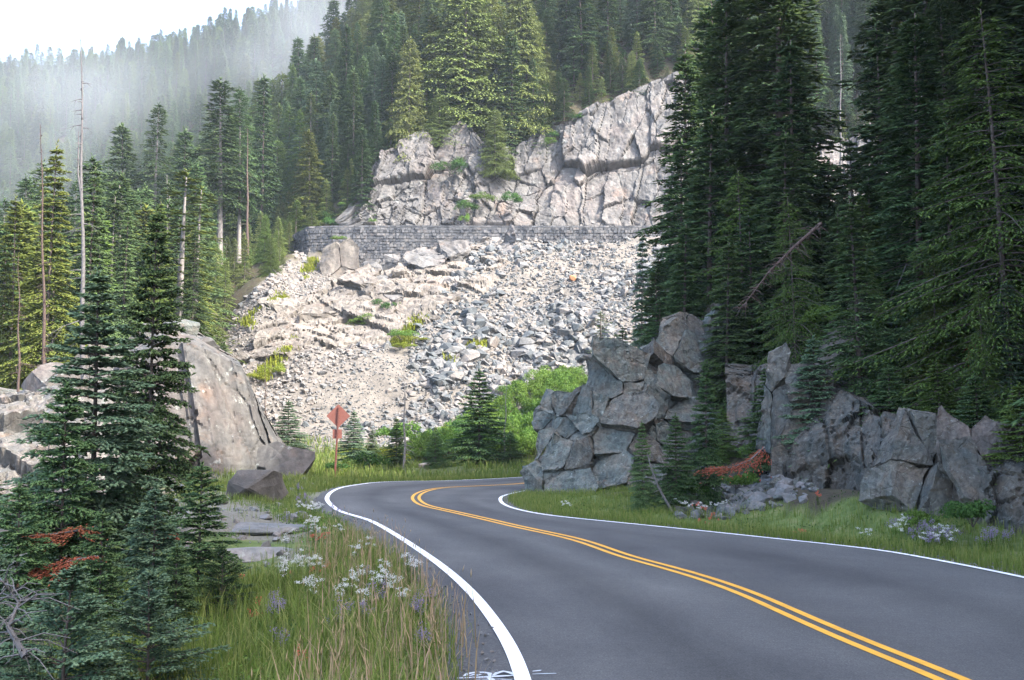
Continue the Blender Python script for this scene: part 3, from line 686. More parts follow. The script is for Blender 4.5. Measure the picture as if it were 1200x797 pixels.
# right: the big broken outcrop beside the inside of the bend
def rightmat(s, r):
    x, y = to_px(s[0], s[1], s[2])
    if 842 < x < 885 and 395 < y < 500 and r.random() < .55: return M['redrock']
    return M['outcrop'] if r.random() < .72 else M['outcrop2']
outcrop('rock_outcrop', 'large blue-grey fractured rock outcrop on the inside of the road bend', [(634, 600), (636, 475), (690, 468), (700, 424), (742, 420), (746, 398), (790, 396), (792, 368), (842, 370), (852, 398), (890, 400), (905, 470), (900, 560), (860, 580), (800, 600), (760, 612)],
        39.5, yaw=-.55, lean=.50, thick=2.1, sp=(.86, .85, .86), seed=6, tilt=.12, rough=.075, bevel=.010, sub=.13, wob=.9, matfn=rightmat, rot=-.35, yfun=lambda x, z: 1.1 * np.maximum(0, x - 4.4))
outcrop('rock_outcrop', 'leaning ribs of grey rock below the dark firs in the middle of the right bank', [(900, 600), (893, 500), (905, 428), (945, 440), (985, 440), (1000, 500), (1045, 520), (1040, 640), (940, 625)],
        32.0, yaw=-.35, lean=.45, thick=1.6, sp=(.6, .8, 1.15), seed=8, tilt=.1, rot=-.3, rough=.07, bevel=.010, sub=.12, wob=.5, mats=[M['outcrop'], M['outcrop2'], M['outcrop2']])
outcrop('rock_outcrop', 'smooth tilted grey-brown slab of rock at the right roadside', [(1030, 640), (1042, 560), (1062, 508), (1110, 505), (1122, 530), (1128, 640)],
        25.6, yaw=-.3, lean=.42, thick=1.3, sp=(.95, .8, 1.2), seed=12, tilt=.1, rot=-.3, rough=.065, bevel=.010, sub=.11, wob=.2, mats=[M['outcrop2']])
outcrop('rock_outcrop', 'broken rock with rusty moss at the far right roadside', [(1112, 650), (1118, 540), (1150, 512), (1200, 530), (1330, 520), (1330, 690), (1200, 665)],
        23.6, yaw=-.45, lean=.45, thick=1.3, sp=(.5, .6, .95), seed=14, tilt=.1, rough=.06, bevel=.010, sub=.10, wob=.6, mats=[M['mossrock'], M['outcrop2'], M['mossrock']])
def rock_thing(name, label, rails, mat, seed, cat='rock outcrop', **kw):
    o, _ = loft(name, rails, mat, seed, kind=None, top_fade=False, **kw); return tag(o, label, cat)
rock_thing('rock_slope', 'pale broken rock slope at the left edge behind the foreground firs', [
    [(-330, 700, 30), (-120, 680, 30), (0, 655, 31), (90, 640, 33), (170, 625, 36), (215, 610, 40)],
    [(-330, 600, 35), (-120, 590, 35), (0, 575, 36), (90, 570, 38), (170, 575, 41), (212, 585, 44)],
    [(-330, 520, 41), (-120, 505, 41), (0, 480, 42), (60, 462, 43), (130, 455, 45), (200, 500, 49)],
    [(-330, 515, 50), (-120, 500, 50), (0, 475, 50), (60, 458, 50), (130, 445, 52), (200, 480, 54)]],
    M['slope'], 95, step=.16, cells=((2.6, 2.2, .9, .35, .3), (1.1, 1.0, .35, .35, .2), (.4, .4, .1, .3, .06)), lean=.3, push=(.1, -.6, .7), rough=1.6)
rock_thing('rock_bank', 'rugged brown and blue-grey rock bank running behind the right roadside outcrops', [
    [(850, 596, 37.4), (880, 592, 37.2), (915, 612, 32.7), (1000, 625, 30.9), (1050, 632, 28.0), (1100, 640, 26.0), (1180, 660, 23.9), (1260, 690, 22.4), (1420, 740, 19.5)],
    [(850, 500, 39.0), (880, 500, 39.0), (915, 520, 33.7), (985, 520, 31.7), (1050, 545, 28.6), (1100, 550, 26.5), (1180, 560, 24.3), (1260, 575, 23.0), (1420, 590, 20.2)],
    [(850, 440, 40.6), (880, 450, 40.4), (915, 450, 35.4), (985, 460, 33.5), (1050, 500, 30.0), (1100, 510, 28.0), (1180, 515, 25.8), (1260, 530, 24.6), (1420, 520, 22.0)],
    [(850, 425, 43), (880, 430, 43), (915, 430, 39.5), (985, 440, 37.6), (1050, 480, 34), (1100, 490, 32.0), (1180, 490, 29.6), (1260, 490, 27.6), (1420, 480, 25.0)]],
    M['outcrop2'], 91, step=.10, cells=((1.5, 2.2, .55, .35, .22), (.6, .9, .20, .35, .12), (.24, .3, .06, .3, .04)), lean=-.35, push=(-.3, -.85, .35), rough=1.6)
# left: the smooth dome and the ridge behind the firs
Dd = 54.0
dome_y = lambda z: Dd - .6 + .28 * z
rock_thing('rock_dome', 'tall smooth grey-brown rock dome with vertical streaks left of the bend', [
    [(150, 640, 50), (190, 606, 50), (262, 590, 51), (325, 580, 54), (356, 568, 57), (372, 558, 62)],
    [(150, 560, 50.4), (190, 540, 50.4), (255, 545, 51.2), (318, 546, 54.0), (350, 556, 57), (366, 556, 62)],
    [(140, 425, 52.5), (188, 402, 52.6), (225, 402, 52.9), (284, 430, 54.6), (301, 468, 57), (318, 505, 62)],
    [(135, 415, 54.5), (186, 388, 54.5), (228, 394, 55), (280, 423, 56), (298, 464, 58.5), (312, 502, 64)],
    [(135, 405, 62), (190, 380, 62), (232, 390, 62), (270, 415, 63), (290, 450, 66), (300, 500, 70)],
    [(135, 500, 70), (190, 470, 70), (232, 470, 70), (270, 480, 71), (290, 500, 72), (300, 510, 74)]],
    M['dome'], 77, step=.13, cells=((3.0, 6.0, .75, .22, .05), (1.1, 2.4, .22, .22, .08), (.5, .8, .05, .10, .05)), lean=.12, push=(.15, -.95, .25), rough=.7)
outcrop('rock_ledge', 'low broken blue-grey ledge at the foot of the tall rock dome', [(230, 600), (240, 545), (290, 535), (335, 528), (352, 560), (350, 590)],
        51.5, yaw=.2, lean=.8, thick=1.5, sp=(1.1, .9, .8), seed=25, tilt=-.2, rough=.05, sub=.3, wob=.4, mats=[M['dome'], M['outcrop']])
outcrop('rock_ridge', 'broken pale rock ridge behind the green firs at the left edge', [(-160, 640), (-160, 500), (-60, 480), (0, 462), (40, 450), (110, 430), (190, 380), (200, 612), (100, 640)],
        47.5, yaw=.2, lean=.6, thick=3.0, sp=(1.7, 1.6, 1.4), seed=27, tilt=-.15, rough=.08, sub=.4, wob=.6, mats=[M['dome'], M['outcrop2'], M['dome']], bevel=.05, rot=.2)
# ledges in the talus
outcrop('rock_pillar', 'squared pinkish-brown rock pillar standing against the left end of the retaining wall', [(366, 356), (374, 288), (384, 280), (413, 278), (414, 330), (404, 352)],
        134.2, lean=.15, thick=2.6, sp=(2.0, 1.8, 3.0), seed=33, tilt=.0, rot=0, jl=.3, fine=False, face=(.05, .06), rough=.12, sub=.6, wob=0, mats=[M['pinkrock']], bevel=.1)
for k, (lab, poly, D_, s_, sd_) in enumerate([
    ('broad beige rock mass below the square pillar', [(305, 405), (330, 370), (352, 345), (370, 330), (415, 318), (440, 325), (432, 345), (395, 372), (345, 400), (325, 410)], 122.5, (3.4, 2, 2.6), 35),
    ('beige broken rock ledge under the tall part of the retaining wall', [(415, 360), (425, 325), (440, 319), (475, 318), (490, 330), (478, 352), (440, 372)], 127.5, (2.6, 2, 2.2), 36),
    ('long pale rock slab slanting down above the blue-grey scree', [(425, 395), (455, 372), (500, 345), (545, 318), (580, 306), (600, 318), (585, 338), (530, 362), (480, 390), (455, 400)], 119.5, (5.0, 2.2, 3.0), 37),
    ('dark jagged rock knob right of the long pale slab', [(571, 312), (574, 290), (588, 281), (598, 292), (606, 316), (592, 318)], 130.5, (1.3, 1.4, 2.0), 38),
    ('grey rock hump under the wall between the tall wall and the dark knob', [(478, 322), (500, 292), (520, 284), (545, 292), (548, 306), (520, 322)], 130.5, (2.8, 2, 2.2), 39),
    ('dark split rocks in the middle of the pale ledges', [(436, 352), (445, 326), (470, 330), (482, 350), (462, 362)], 124.0, (1.7, 1.4, 1.6), 40)]):
    outcrop('rock_ledge', lab, poly, talus_D(max(p[1] for p in poly)) - 1.3, lean=1.45, thick=2.6, sp=(s_[0] * .8, s_[1], s_[2] * 1.25), seed=sd_, tilt=.15, rot=-.5, rough=.24, sub=.4, wob=1.2, face=(.4, .32), gap=.0, mats=[M['pinkrock']] if k in (0, 2) else ([M['cliff']] if k in (3, 5) else [M['pinkrock'], M['cliff']]), bevel=.15)

TD = lambda x, y, o: (x, y, talus_D(y) - o)
rock_thing('rock_rib', 'long beige bedrock rib slanting down across the left talus', [
    [TD(285, 440, -.5), TD(345, 424, -.5), TD(410, 416, -.5), TD(470, 402, -.5), TD(530, 372, -.5), TD(590, 332, -.5), TD(612, 318, -.5)],
    [TD(290, 424, .9), TD(345, 408, 1.0), TD(412, 400, 1.1), TD(470, 384, 1.2), TD(530, 352, 1.3), TD(588, 318, 1.0), TD(608, 310, .4)],
    [TD(300, 398, .9), TD(350, 372, 1.2), TD(412, 352, 1.5), TD(465, 340, 1.4), TD(525, 314, 1.3), TD(580, 298, 1.0), TD(602, 300, .4)],
    [TD(315, 378, -.6), TD(352, 345, -.6), TD(410, 322, -.6), TD(455, 318, -.6), TD(510, 292, -.6), TD(575, 284, -.6), TD(598, 290, -.6)]],
    M['pinkrock'], 61, amp=.75, step=.22, cells=((4.5, 3.6, 1.5, .45, .5), (1.8, 1.5, .6, .45, .3), (.7, .7, .2, .4, .1)), lean=.9, push=(-.1, -.8, .55), rough=1.8)
# ------------------------------------------------------------------ loose boulders and scree
def hull_rock(seed, npt=13, flat=.75, sub=0, rough=.0):
    r = np.random.default_rng(seed); bm = bmesh.new()
    for _ in range(npt):
        v_ = r.normal(size=3); v_ /= np.linalg.norm(v_); v_ *= .42 + .16 * r.random(); v_[2] *= flat
        # square it up a little for broken faces
        v_ = np.sign(v_) * np.abs(v_) ** .82 * .9; bm.verts.new(v_)
    res = bmesh.ops.convex_hull(bm, input=bm.verts[:])
    bmesh.ops.delete(bm, geom=[g for g in set(res['geom_interior'] + res['geom_unused']) if isinstance(g, bmesh.types.BMVert)], context='VERTS')
    if sub:
        bmesh.ops.dissolve_limit(bm, angle_limit=R(12), verts=bm.verts[:], edges=bm.edges[:])
        bmesh.ops.bevel(bm, geom=bm.edges[:], offset=.025, segments=1, affect='EDGES', clamp_overlap=True); bmesh.ops.triangulate(bm, faces=bm.faces[:])
        for _ in range(sub):
            bmesh.ops.subdivide_edges(bm, edges=[e for e in bm.edges if e.calc_length() > .14], cuts=1); bmesh.ops.triangulate(bm, faces=bm.faces[:])
        for v_ in bm.verts: v_.co += mnoise.noise_vector(v_.co * 4 + Vector((seed, 0, 0))) * rough + mnoise.noise_vector(v_.co * 11) * rough * .4
    bmesh.ops.triangulate(bm, faces=bm.faces[:]); bmesh.ops.recalc_face_normals(bm, faces=bm.faces[:])
    me = bpy.data.meshes.new('boulder'); bm.to_mesh(me); bm.free(); return me
RK = [hull_rock(100 + k, 11 + k % 4, .6 + .3 * random.random()) for k in range(14)]
def mesh_arrays(me):
    v_ = np.empty(len(me.vertices) * 3, np.float32); me.vertices.foreach_get('co', v_)
    t = np.empty(len(me.polygons) * 3, np.int32); me.polygons.foreach_get('vertices', t); return v_.reshape(-1, 3), t.reshape(-1, 3)
RKA = [mesh_arrays(m_) for m_ in RK]
def rand_rot(r, n, flatten=1.0):
    a = r.random(n) * 6.283; b2 = (r.random(n) - .5) * 1.3 * flatten; c_ = (r.random(n) - .5) * 1.3 * flatten
    ca, sa, cb, sb, cc, sc = np.cos(a), np.sin(a), np.cos(b2), np.sin(b2), np.cos(c_), np.sin(c_); z0_ = np.zeros(n); o1 = np.ones(n)
    Rz = np.array([[ca, -sa, z0_], [sa, ca, z0_], [z0_, z0_, o1]]).transpose(2, 0, 1); Rx = np.array([[o1, z0_, z0_], [z0_, cb, -sb], [z0_, sb, cb]]).transpose(2, 0, 1)
    Ry = np.array([[cc, z0_, sc], [z0_, o1, z0_], [-sc, z0_, cc]]).transpose(2, 0, 1); return Rz @ Rx @ Ry
def scree(name, P, size, mats, prob, seed, label, cat='scree'):
    r = np.random.default_rng(seed); Vs, Fs, Ms, off = [], [], [], 0; n = len(P); kind = r.integers(0, len(RKA), n); Rm = rand_rot(r, n)
    for k in range(len(RKA)):
        id_ = np.nonzero(kind == k)[0]
        if not len(id_): continue
        v_, f_ = RKA[k]; sc_ = (size[id_, None] * (.75 + .55 * r.random((len(id_), 3))))
        W_ = np.einsum('nij,nvj->nvi', Rm[id_], v_[None] * sc_[:, None]) + P[id_][:, None]
        Vs.append(W_.reshape(-1, 3)); Fs.append((f_[None] + (np.arange(len(id_)) * len(v_))[:, None, None]).reshape(-1, 3) + off); off += len(id_) * len(v_)
        mi = np.array([prob(P[q_], r) for q_ in id_]); Ms.append(np.repeat(mi, len(f_)))
    me = np_mesh(name, np.vstack(Vs), np.vstack(Fs), mat_idx=np.concatenate(Ms)); o = link(name, me, None, [])
    for m_ in mats: me.materials.append(m_)
    me.polygons.foreach_set('material_index', np.concatenate(Ms).astype(np.int32))
    return tag(o, label, cat, None, 'stuff')
# candidate positions on the talus
nC = 80000; qx = rng.uniform(-40, 40, nC); qy = rng.uniform(93, 139.6, nC); qz = ground_z(qx, qy); ppx, ppy = to_px(qx, qy, qz)
ok = in_poly(ppx, ppy, TAL) & (ppx < 860) & (ppy < 560)
qx, qy, qz, ppx, ppy = qx[ok], qy[ok], qz[ok], ppx[ok], ppy[ok]
BAND = [(400, 560), (340, 545), (380, 470), (450, 420), (520, 360), (560, 320), (600, 300), (570, 350), (500, 410), (430, 480)]     # fine blue-grey scree
GREENS = [(405, 385), (425, 360), (460, 352), (468, 362), (440, 395), (415, 400)]
GR2 = [(455, 410), (480, 385), (492, 392), (470, 418), (450, 425)]
GR3 = [(300, 440), (345, 398), (352, 402), (310, 450)]
LEFT = [(255, 400), (345, 290), (420, 330), (470, 330), (440, 400), (400, 440), (330, 520), (300, 500)]
band, left = in_poly(ppx, ppy, BAND), in_poly(ppx, ppy, LEFT)
green = in_poly(ppx, ppy, GREENS) | in_poly(ppx, ppy, GR2) | in_poly(ppx, ppy, GR3)
u = rng.random(len(qx)); size = .18 * (1 - u * .965) ** -.50
size = np.clip(size, .18, 1.7) * (1 + .6 * sstep(320, 440, ppy) * (ppx > 480)) * np.where(ppx > 480, 1.2, .9) * (.8 + .5 * (vnoise(qx * .15, qy * .15, 0, 88) > .1))
size = np.where(band, np.clip(size * .62, .18, .7), size); size = np.where(left, np.clip(size * 1.15, .28, 1.3), size * .9)
keep = ~(green & (rng.random(len(qx)) < .8)) & ~(left & (rng.random(len(qx)) < .12)) & (rng.random(len(qx)) < np.where(size < .35, .85, 1))
keep &= ~((ppy < 290) & (rng.random(len(qx)) < .6))
P_ = np.c_[qx, qy, qz + size * .12][keep]; size = size[keep]; bandk = band[keep]; leftk = left[keep]
okey = np.argsort(-size)
def tmat(p, r):
    x, y = to_px(*p); q_ = r.random()
    if in_poly(np.array([x]), np.array([y]), BAND)[0]: return 2 if q_ < .55 else (0 if q_ < .9 else 1)
    if in_poly(np.array([x]), np.array([y]), LEFT)[0]: return 1 if q_ < .65 else 0
    return 0 if q_ < .48 else (1 if q_ < .68 else 2)
TM = [M['talus_a'], M['talus_b'], M['talus_c']]
big = okey[:285]; rest = np.random.default_rng(2).permutation(okey[285:])[:25000]
def where_talus(px, py):
    v_ = 'just under the retaining wall' if py < 315 else 'in the upper talus' if py < 355 else 'in the middle of the talus' if py < 410 else 'in the lower talus' if py < 465 else 'at the foot of the talus'
    return v_ + (', behind the rock dome side' if px < 330 else ' above the brown sign' if px < 430 else ' above the thin pale snag' if px < 520 else ' above the lone dark fir' if px < 620 else ' next to the right-hand forest')
for m_ in RK:
    if not m_.materials: m_.materials.append(TM[0])
Rm = rand_rot(np.random.default_rng(9), len(big))
for n_, k in enumerate(big):
    p = P_[k]; mi = tmat(p, random); 
    o = link('boulder', RK[n_ % len(RK)]); o.material_slots[0].link = 'OBJECT'; o.material_slots[0].material = TM[mi]; s = size[k]
    o.matrix_world = Matrix.Translation(p) @ Matrix(Rm[n_].tolist()).to_4x4() @ Matrix.Diagonal((s * random.uniform(.8, 1.3), s * random.uniform(.8, 1.2), s * random.uniform(.7, 1.1), 1))
    wh_ = where_talus(*to_px(*p)); tag(o, ['large angular grey boulder ', 'large angular pale boulder ', 'large blue-grey boulder '][mi] + wh_, 'boulder', None,
        ) and None
    o['group'] = ['grey boulders ', 'pale boulders ', 'blue-grey boulders '][mi] + wh_
scree('scree', P_[rest], size[rest], TM, tmat, 4, 'loose angular grey scree covering the slope under the retaining wall')
def boulder(px, py, D, w_, h_, mat, label, seed, rz=0, sub=2, z=None, dep=1.0, sink=.15):
    p = world_at(px, py, D); me = hull_rock(seed, 15, .95, sub, .022); o = link('boulder', me, None, [mat])
    o.location = (p.x, p.y, (gz(p.x, p.y) if z is None else z) + h_ * (.5 - sink)); o.scale = (w_ * 1.1, w_ * dep, h_ * 1.15); o.rotation_euler = (0, 0, rz)
    return tag(o, label, 'boulder')
o = boulder(672, 328, talus_D(328) - .6, .9, .8, M['orange'], 'small orange boulder high on the grey talus slope', 501, sub=0)
boulder(300, 592, 36.5, 2.3, 1.0, M['pinkrock'], 'low pale pinkish boulder in the grass by the left road edge', 502, .2)
boulder(330, 510, 56, .9, .85, M['redrock'], 'small red-brown boulder at the right foot of the tall rock dome', 503)
boulder(339, 532, 55, .9, .6, M['redrock'], 'flat red-brown boulder under the small one at the dome foot', 504)
boulder(212, 385, 58, 1.9, 1.1, M['outcrop'], 'blue-grey boulder resting on top of the tall rock dome', 505, .4, z=7.3)
boulder(232, 402, 56, 2.2, .8, M['dome'], 'flat grey boulder on the right shoulder of the dome top', 506, .1, z=6.5)
boulder(352, 612, 30.0, .35, .25, M['rubble'], 'small blue-grey stone beside the left road verge', 507)
boulder(340, 618, 28.4, .45, .22, M['rubble'], 'flat little grey stone in the grass left of the road', 508)
boulder(500, 548, 68, .9, .5, M['talus_b'], 'pale stone in the grass beyond the bend', 509)
boulder(655, 545, 46, .6, .5, M['outcrop'], 'loose block leaning at the left foot of the big outcrop', 510, z=-.1)
# flat weathered slab in the left verge
for k, (x, y, D, w_, d_, lab) in enumerate([(318, 628, 26.6, 2.2, 1.3, 'flat blue-grey bedrock slab in the left verge'), (308, 650, 22.6, 1.6, 1.0, 'flat grey bedrock slab nearer the camera in the left verge'), (345, 556, 55, 1.8, .9, 'low white-grey slab beside the sign and the dome foot')]):
    boulder(x, y, D, w_, .35, M['pavement_stone'], lab, 520 + k, .3, dep=d_ / w_, sink=.36)
# rubble at the right bank
nr = 420; rx = rng.uniform(790, 960, nr); ry = rng.uniform(535, 600, nr); rp = []; rs = []
for x, y in zip(rx, ry):
    D = 30 + (600 - y) / 65 * 6 + rng.random() ; p = world_at(x, y, D); s = .12 + .5 * rng.random() ** 3
    rp.append((p.x, p.y, gz(p.x, p.y) + s * .1)); rs.append(s)
scree('rubble', np.array(rp), np.array(rs), [M['rubble'], M['outcrop']], lambda p, r: int(r.random() < .3), 8, 'small broken grey stones in the gully between the right outcrops', 'rubble')
nr = 1100; rx = rng.uniform(-14, -4.2, nr); ry = rng.uniform(18.5, 50, nr); k_ = road_dist(rx, ry) > 1.3; rx, ry = rx[k_], ry[k_]; nr = len(rx); rs = .05 + .24 * rng.random(nr) ** 4
scree('roadside_stones', np.c_[rx, ry, ground_z(rx, ry) + rs * .1], rs, [M['rubble'], M['talus_b']], lambda p, r: int(r.random() < .4), 9, 'small grey stones scattered over the left verge', 'stones')

# ------------------------------------------------------------------ conifers
def spindle_mesh(name, B, Dv, Ln, Wd, tint, flat=.6, up=None):
    """leafy shoots: base, three-cornered waist, tip (6 triangles each)"""
    n = len(B); Dv = Dv / np.linalg.norm(Dv, axis=1)[:, None]
    z = np.array([0, 0, 1.0]) if up is None else up
    s = np.cross(Dv, z); s /= np.maximum(np.linalg.norm(s, axis=1), 1e-3)[:, None]; t = np.cross(s, Dv)
    m_ = B + Dv * (Ln * .42)[:, None]; w_ = Wd[:, None] * .5
    V = np.stack([B, m_ + s * w_ + t * w_ * .1, m_ - s * w_ + t * w_ * .1, m_ + t * w_ * flat * 1.3, B + Dv * Ln[:, None] - t * w_ * .2], 1)
    f = np.array([(0, 1, 3), (0, 3, 2), (0, 2, 1), (4, 3, 1), (4, 2, 3), (4, 1, 2)])
    F = (f[None] + np.arange(n)[:, None, None] * 5).reshape(-1, 3)
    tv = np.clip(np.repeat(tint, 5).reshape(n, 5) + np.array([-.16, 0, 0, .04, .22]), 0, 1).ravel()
    return np_mesh(name, V.reshape(-1, 3), F, smooth=True, tint=tv)
def tubes(name, paths, radii, sides=5):
    V, F, o = [], [], 0
    for P, r_ in zip(paths, radii):
        P = np.asarray(P, float); r_ = np.asarray(r_, float); d = np.gradient(P, axis=0); d /= np.maximum(np.linalg.norm(d, axis=1), 1e-6)[:, None]
        a = np.cross(d, np.array([.31, .95, .05])); a /= np.maximum(np.linalg.norm(a, axis=1), 1e-6)[:, None]; b2 = np.cross(d, a)
        an = np.arange(sides) * 6.2832 / sides
        ring = P[:, None] + (a[:, None] * np.cos(an)[None, :, None] + b2[:, None] * np.sin(an)[None, :, None]) * r_[:, None, None]
        V.append(ring.reshape(-1, 3)); k = len(P)
        i, j = np.meshgrid(np.arange(k - 1), np.arange(sides), indexing='ij'); a0 = (i * sides + j).ravel() + o; a1 = (i * sides + (j + 1) % sides).ravel() + o
        F.append(np.c_[a0, a1, a1 + sides, a0 + sides]); o += k * sides
    return np_mesh(name, np.vstack(V), np.vstack(F), smooth=True)
def conifer(name, seed, H, Rr, cb=.04, nb=200, prof=1.0, el0=.55, el1=-.15, droop=.30, shoot=.13, wid=.05, nj=14, nk=5, hang=0.0, tr=.012, dead=0, gap=.0, whorl=0, fan=.42, sparse_top=0, jit=.22, kmin=2, bump_=0.15, limb=.010):
    """crown as layered sprays of leafy shoots on drooping limbs; returns (trunk mesh, crown mesh)"""
    r = np.random.default_rng(seed); B, Dd_, Ls, Ws, T = [], [], [], [], []; paths, rad = [], []
    bend = r.normal(size=2) * .012 * H
    def ax(h): q = h / H; return np.array([bend[0] * q * q + .01 * math.sin(3 * q + seed), bend[1] * q * q, h])
    hs = np.linspace(0, H, 9); paths.append([ax(h) for h in hs]); rad.append([H * tr * (1 - .93 * (h / H)) + .006 + (.25 * H * tr if h == 0 else 0) for h in hs])
    az = r.random() * 6.28; lop = r.normal(size=4)
    for i in range(nb):
        t = (i + r.random() * .9) / nb; t = t ** 1.12
        if whorl: t = min(.999, (math.floor(t * whorl) + .5 + r.normal() * .13) / whorl)
        t = max(t, 0.0); h = H * (cb + (1 - cb) * t) * .985
        az += 2.39996 + r.normal() * .35
        p = 1 - t
        shape = (p ** prof) * (1 + bump_ * math.sin(6 * t + lop[0])) * (1 + .18 * math.sin(2 * az + lop[1]))
        if cb > .08: shape *= min(1, .55 + t * 4)
        L = Rr * max(shape, .035) * (1 - jit + 2 * jit * r.random())
        if gap and r.random() < gap: L *= .35
        el = el1 + (el0 - el1) * t ** 1.4 + r.normal() * .07
        c_, s_ = math.cos(az), math.sin(az); side = np.array([-s_, c_, 0.0]); out = np.array([c_, s_, 0.0]); o0 = ax(h)
        def at_(s): return o0 + out * (L * s * math.cos(el)) + np.array([0, 0, 1.0]) * (L * (math.sin(el) * s - droop * s * s + .22 * droop * s ** 5))
        def dir_(s): v_ = at_(min(s + .03, 1.03)) - at_(s - .03); return v_ / np.linalg.norm(v_)
        sl_ = np.linspace(0, 1, 5)
        if limb: paths.append([at_(q) for q in sl_]); rad.append([max(.004, L * limb * (1 - .85 * q) + .004) for q in sl_])
        n2 = max(3, int(nj * (L / Rr) ** .6))
        for j in range(n2):
            s = .16 + .84 * (j + r.random() * .8) / n2; ps, dd = at_(s), dir_(s)
            for sg in (-1, 1):
                l2 = L * fan * (1.05 - s * .85) * (.7 + .6 * r.random()) + shoot * .6
                a2 = .95 - .35 * s + r.normal() * .12
                d2 = dd * math.cos(a2) + side * sg * math.sin(a2); d2[2] -= .10 + .25 * hang; 
                k2 = max(kmin, int(nk * (l2 / (Rr * fan)) + .5)) 
                for k in range(k2):
                    q = (k + .5 + r.normal() * .2) / k2
                    b3 = ps + d2 * (l2 * q) + np.array([0, 0, -l2 * q * q * (.12 + .5 * hang)])
                    fk = (1 if r.random() < .5 else -1) * (.35 + .5 * r.random())
                    sd_ = np.cross(d2, [0, 0, 1.0]); d3 = d2 + sd_ * fk + np.array([0, 0, .18 * r.normal() + .12 - 1.3 * hang])
                    B.append(b3); Dd_.append(d3); Ls.append(shoot * (.7 + .7 * r.random())); Ws.append(wid * (.8 + .5 * r.random()))
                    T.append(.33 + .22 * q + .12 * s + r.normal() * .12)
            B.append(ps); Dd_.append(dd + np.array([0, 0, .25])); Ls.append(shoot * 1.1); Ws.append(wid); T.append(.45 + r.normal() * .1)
    for k in range(10):
        h = H * (.93 + .008 * k); B.append(ax(h)); a = k * 2.4; Dd_.append(np.array([math.cos(a) * .5, math.sin(a) * .5, .9])); Ls.append(shoot * 1.1); Ws.append(wid); T.append(.6)
    for k in range(dead):
        h = H * cb * (.25 + .8 * r.random()); a = r.random() * 6.28; L = Rr * (.15 + .45 * r.random()); o0 = ax(h)
        paths.append([o0 + np.array([math.cos(a) * L * q, math.sin(a) * L * q, -L * .35 * q * q]) for q in (0, .5, 1)]); rad.append([.02 + .004 * H * .3, .012, .004])
    return tubes(name + '_trunk', paths, rad), spindle_mesh(name + '_crown', np.array(B), np.array(Dd_), np.array(Ls), np.array(Ws), np.array(T))

PROTO = {}
def proto(key, H, **kw):
    tm, cm = conifer(key, **dict(H=H, **kw)); PROTO[key] = (tm, cm, H); return tm, cm
# near: roadside firs (9-30 m away)
proto('near_a', 5.0, seed=1, Rr=1.2, nb=225, nj=12, nk=5, shoot=.125, wid=.075, prof=.72, whorl=27, jit=.3, droop=.22, el1=-.05, fan=.40)
proto('near_b', 3.0, seed=2, Rr=.95, nb=125, nj=12, nk=5, shoot=.11, wid=.066, prof=.68, whorl=19, jit=.3, el0=.7, el1=.05)
proto('near_c', 1.9, seed=3, Rr=.95, nb=66, nj=13, nk=6, shoot=.080, wid=.052, whorl=11, prof=.6, el0=.9, el1=.15, droop=.15)
# right bank, 35-60 m away
proto('tall_a', 22, seed=4, Rr=2.9, nb=330, nj=15, nk=5, shoot=.30, wid=.125, prof=.62, el1=-.25, gap=.12, tr=.010, jit=.35, whorl=52)
proto('tall_b', 14, seed=5, Rr=2.0, nb=270, nj=13, nk=5, shoot=.24, wid=.10, prof=.7, el1=-.2, gap=.06, tr=.011, jit=.32, whorl=40)
proto('hem', 14, seed=6, Rr=3.0, nb=240, nj=16, nk=7, tr=.008, shoot=.20, wid=.055, prof=.55, el0=.3, el1=-.2, droop=.42, hang=.35, gap=.1, jit=.35)
# slopes, 90-220 m away
proto('mid_spire', 18, seed=7, Rr=2.1, nb=150, nj=8, nk=3, shoot=.50, wid=.20, prof=.75, el1=-.2, jit=.3, limb=0)
proto('mid_full', 18, seed=8, Rr=3.3, nb=170, nj=9, nk=3, shoot=.60, wid=.24, prof=.6, el1=-.15, jit=.3, gap=.06, limb=0)
proto('mid_cedar', 16, seed=9, Rr=3.8, nb=210, nj=10, nk=5, shoot=.44, wid=.15, prof=.5, el0=.5, el1=-.1, droop=.35, hang=.45, jit=.25, limb=0)
proto('mid_old', 26, seed=10, Rr=2.7, cb=.34, nb=130, nj=8, nk=3, shoot=.55, wid=.22, prof=.42, el1=-.3, jit=.42, gap=.15, dead=16, tr=.014, limb=.012)
proto('mid_young', 7, seed=11, Rr=1.5, nb=90, nj=7, nk=3, shoot=.26, wid=.11, prof=.8, limb=0)
proto('sparse', 9, seed=12, Rr=1.0, nb=60, nj=5, nk=2, shoot=.22, wid=.08, prof=.5, jit=.45, gap=.35)
VAR = {}
MEFM = {}
def setmat(o, m_):
    if not o.data.materials: o.data.materials.append(m_)
    o.material_slots[0].link = 'OBJECT'; o.material_slots[0].material = m_
def variant(key, fmat, bmat='bark'):
    return PROTO[key]
def tree(key, fmat, x, y, H, label, cat='fir tree', name='fir_tree', z=None, w=1.0, rz=None, group=None, bmat='bark', sink=.0, tilt=0):
    tm, cm, H0 = variant(key, fmat, bmat); s = H / H0
    root = empty(name, (x, y, (gz(x, y) if z is None else z) - .1 - sink), random.random() * 6.28 if rz is None else rz, label, cat, group)
    root.scale = (s * w, s * w, s)
    if tilt: root.rotation_euler = (tilt * .4, tilt, root.rotation_euler.z)
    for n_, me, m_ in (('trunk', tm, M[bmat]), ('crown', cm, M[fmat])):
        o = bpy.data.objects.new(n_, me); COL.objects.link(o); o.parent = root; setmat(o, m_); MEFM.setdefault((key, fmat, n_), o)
    return root
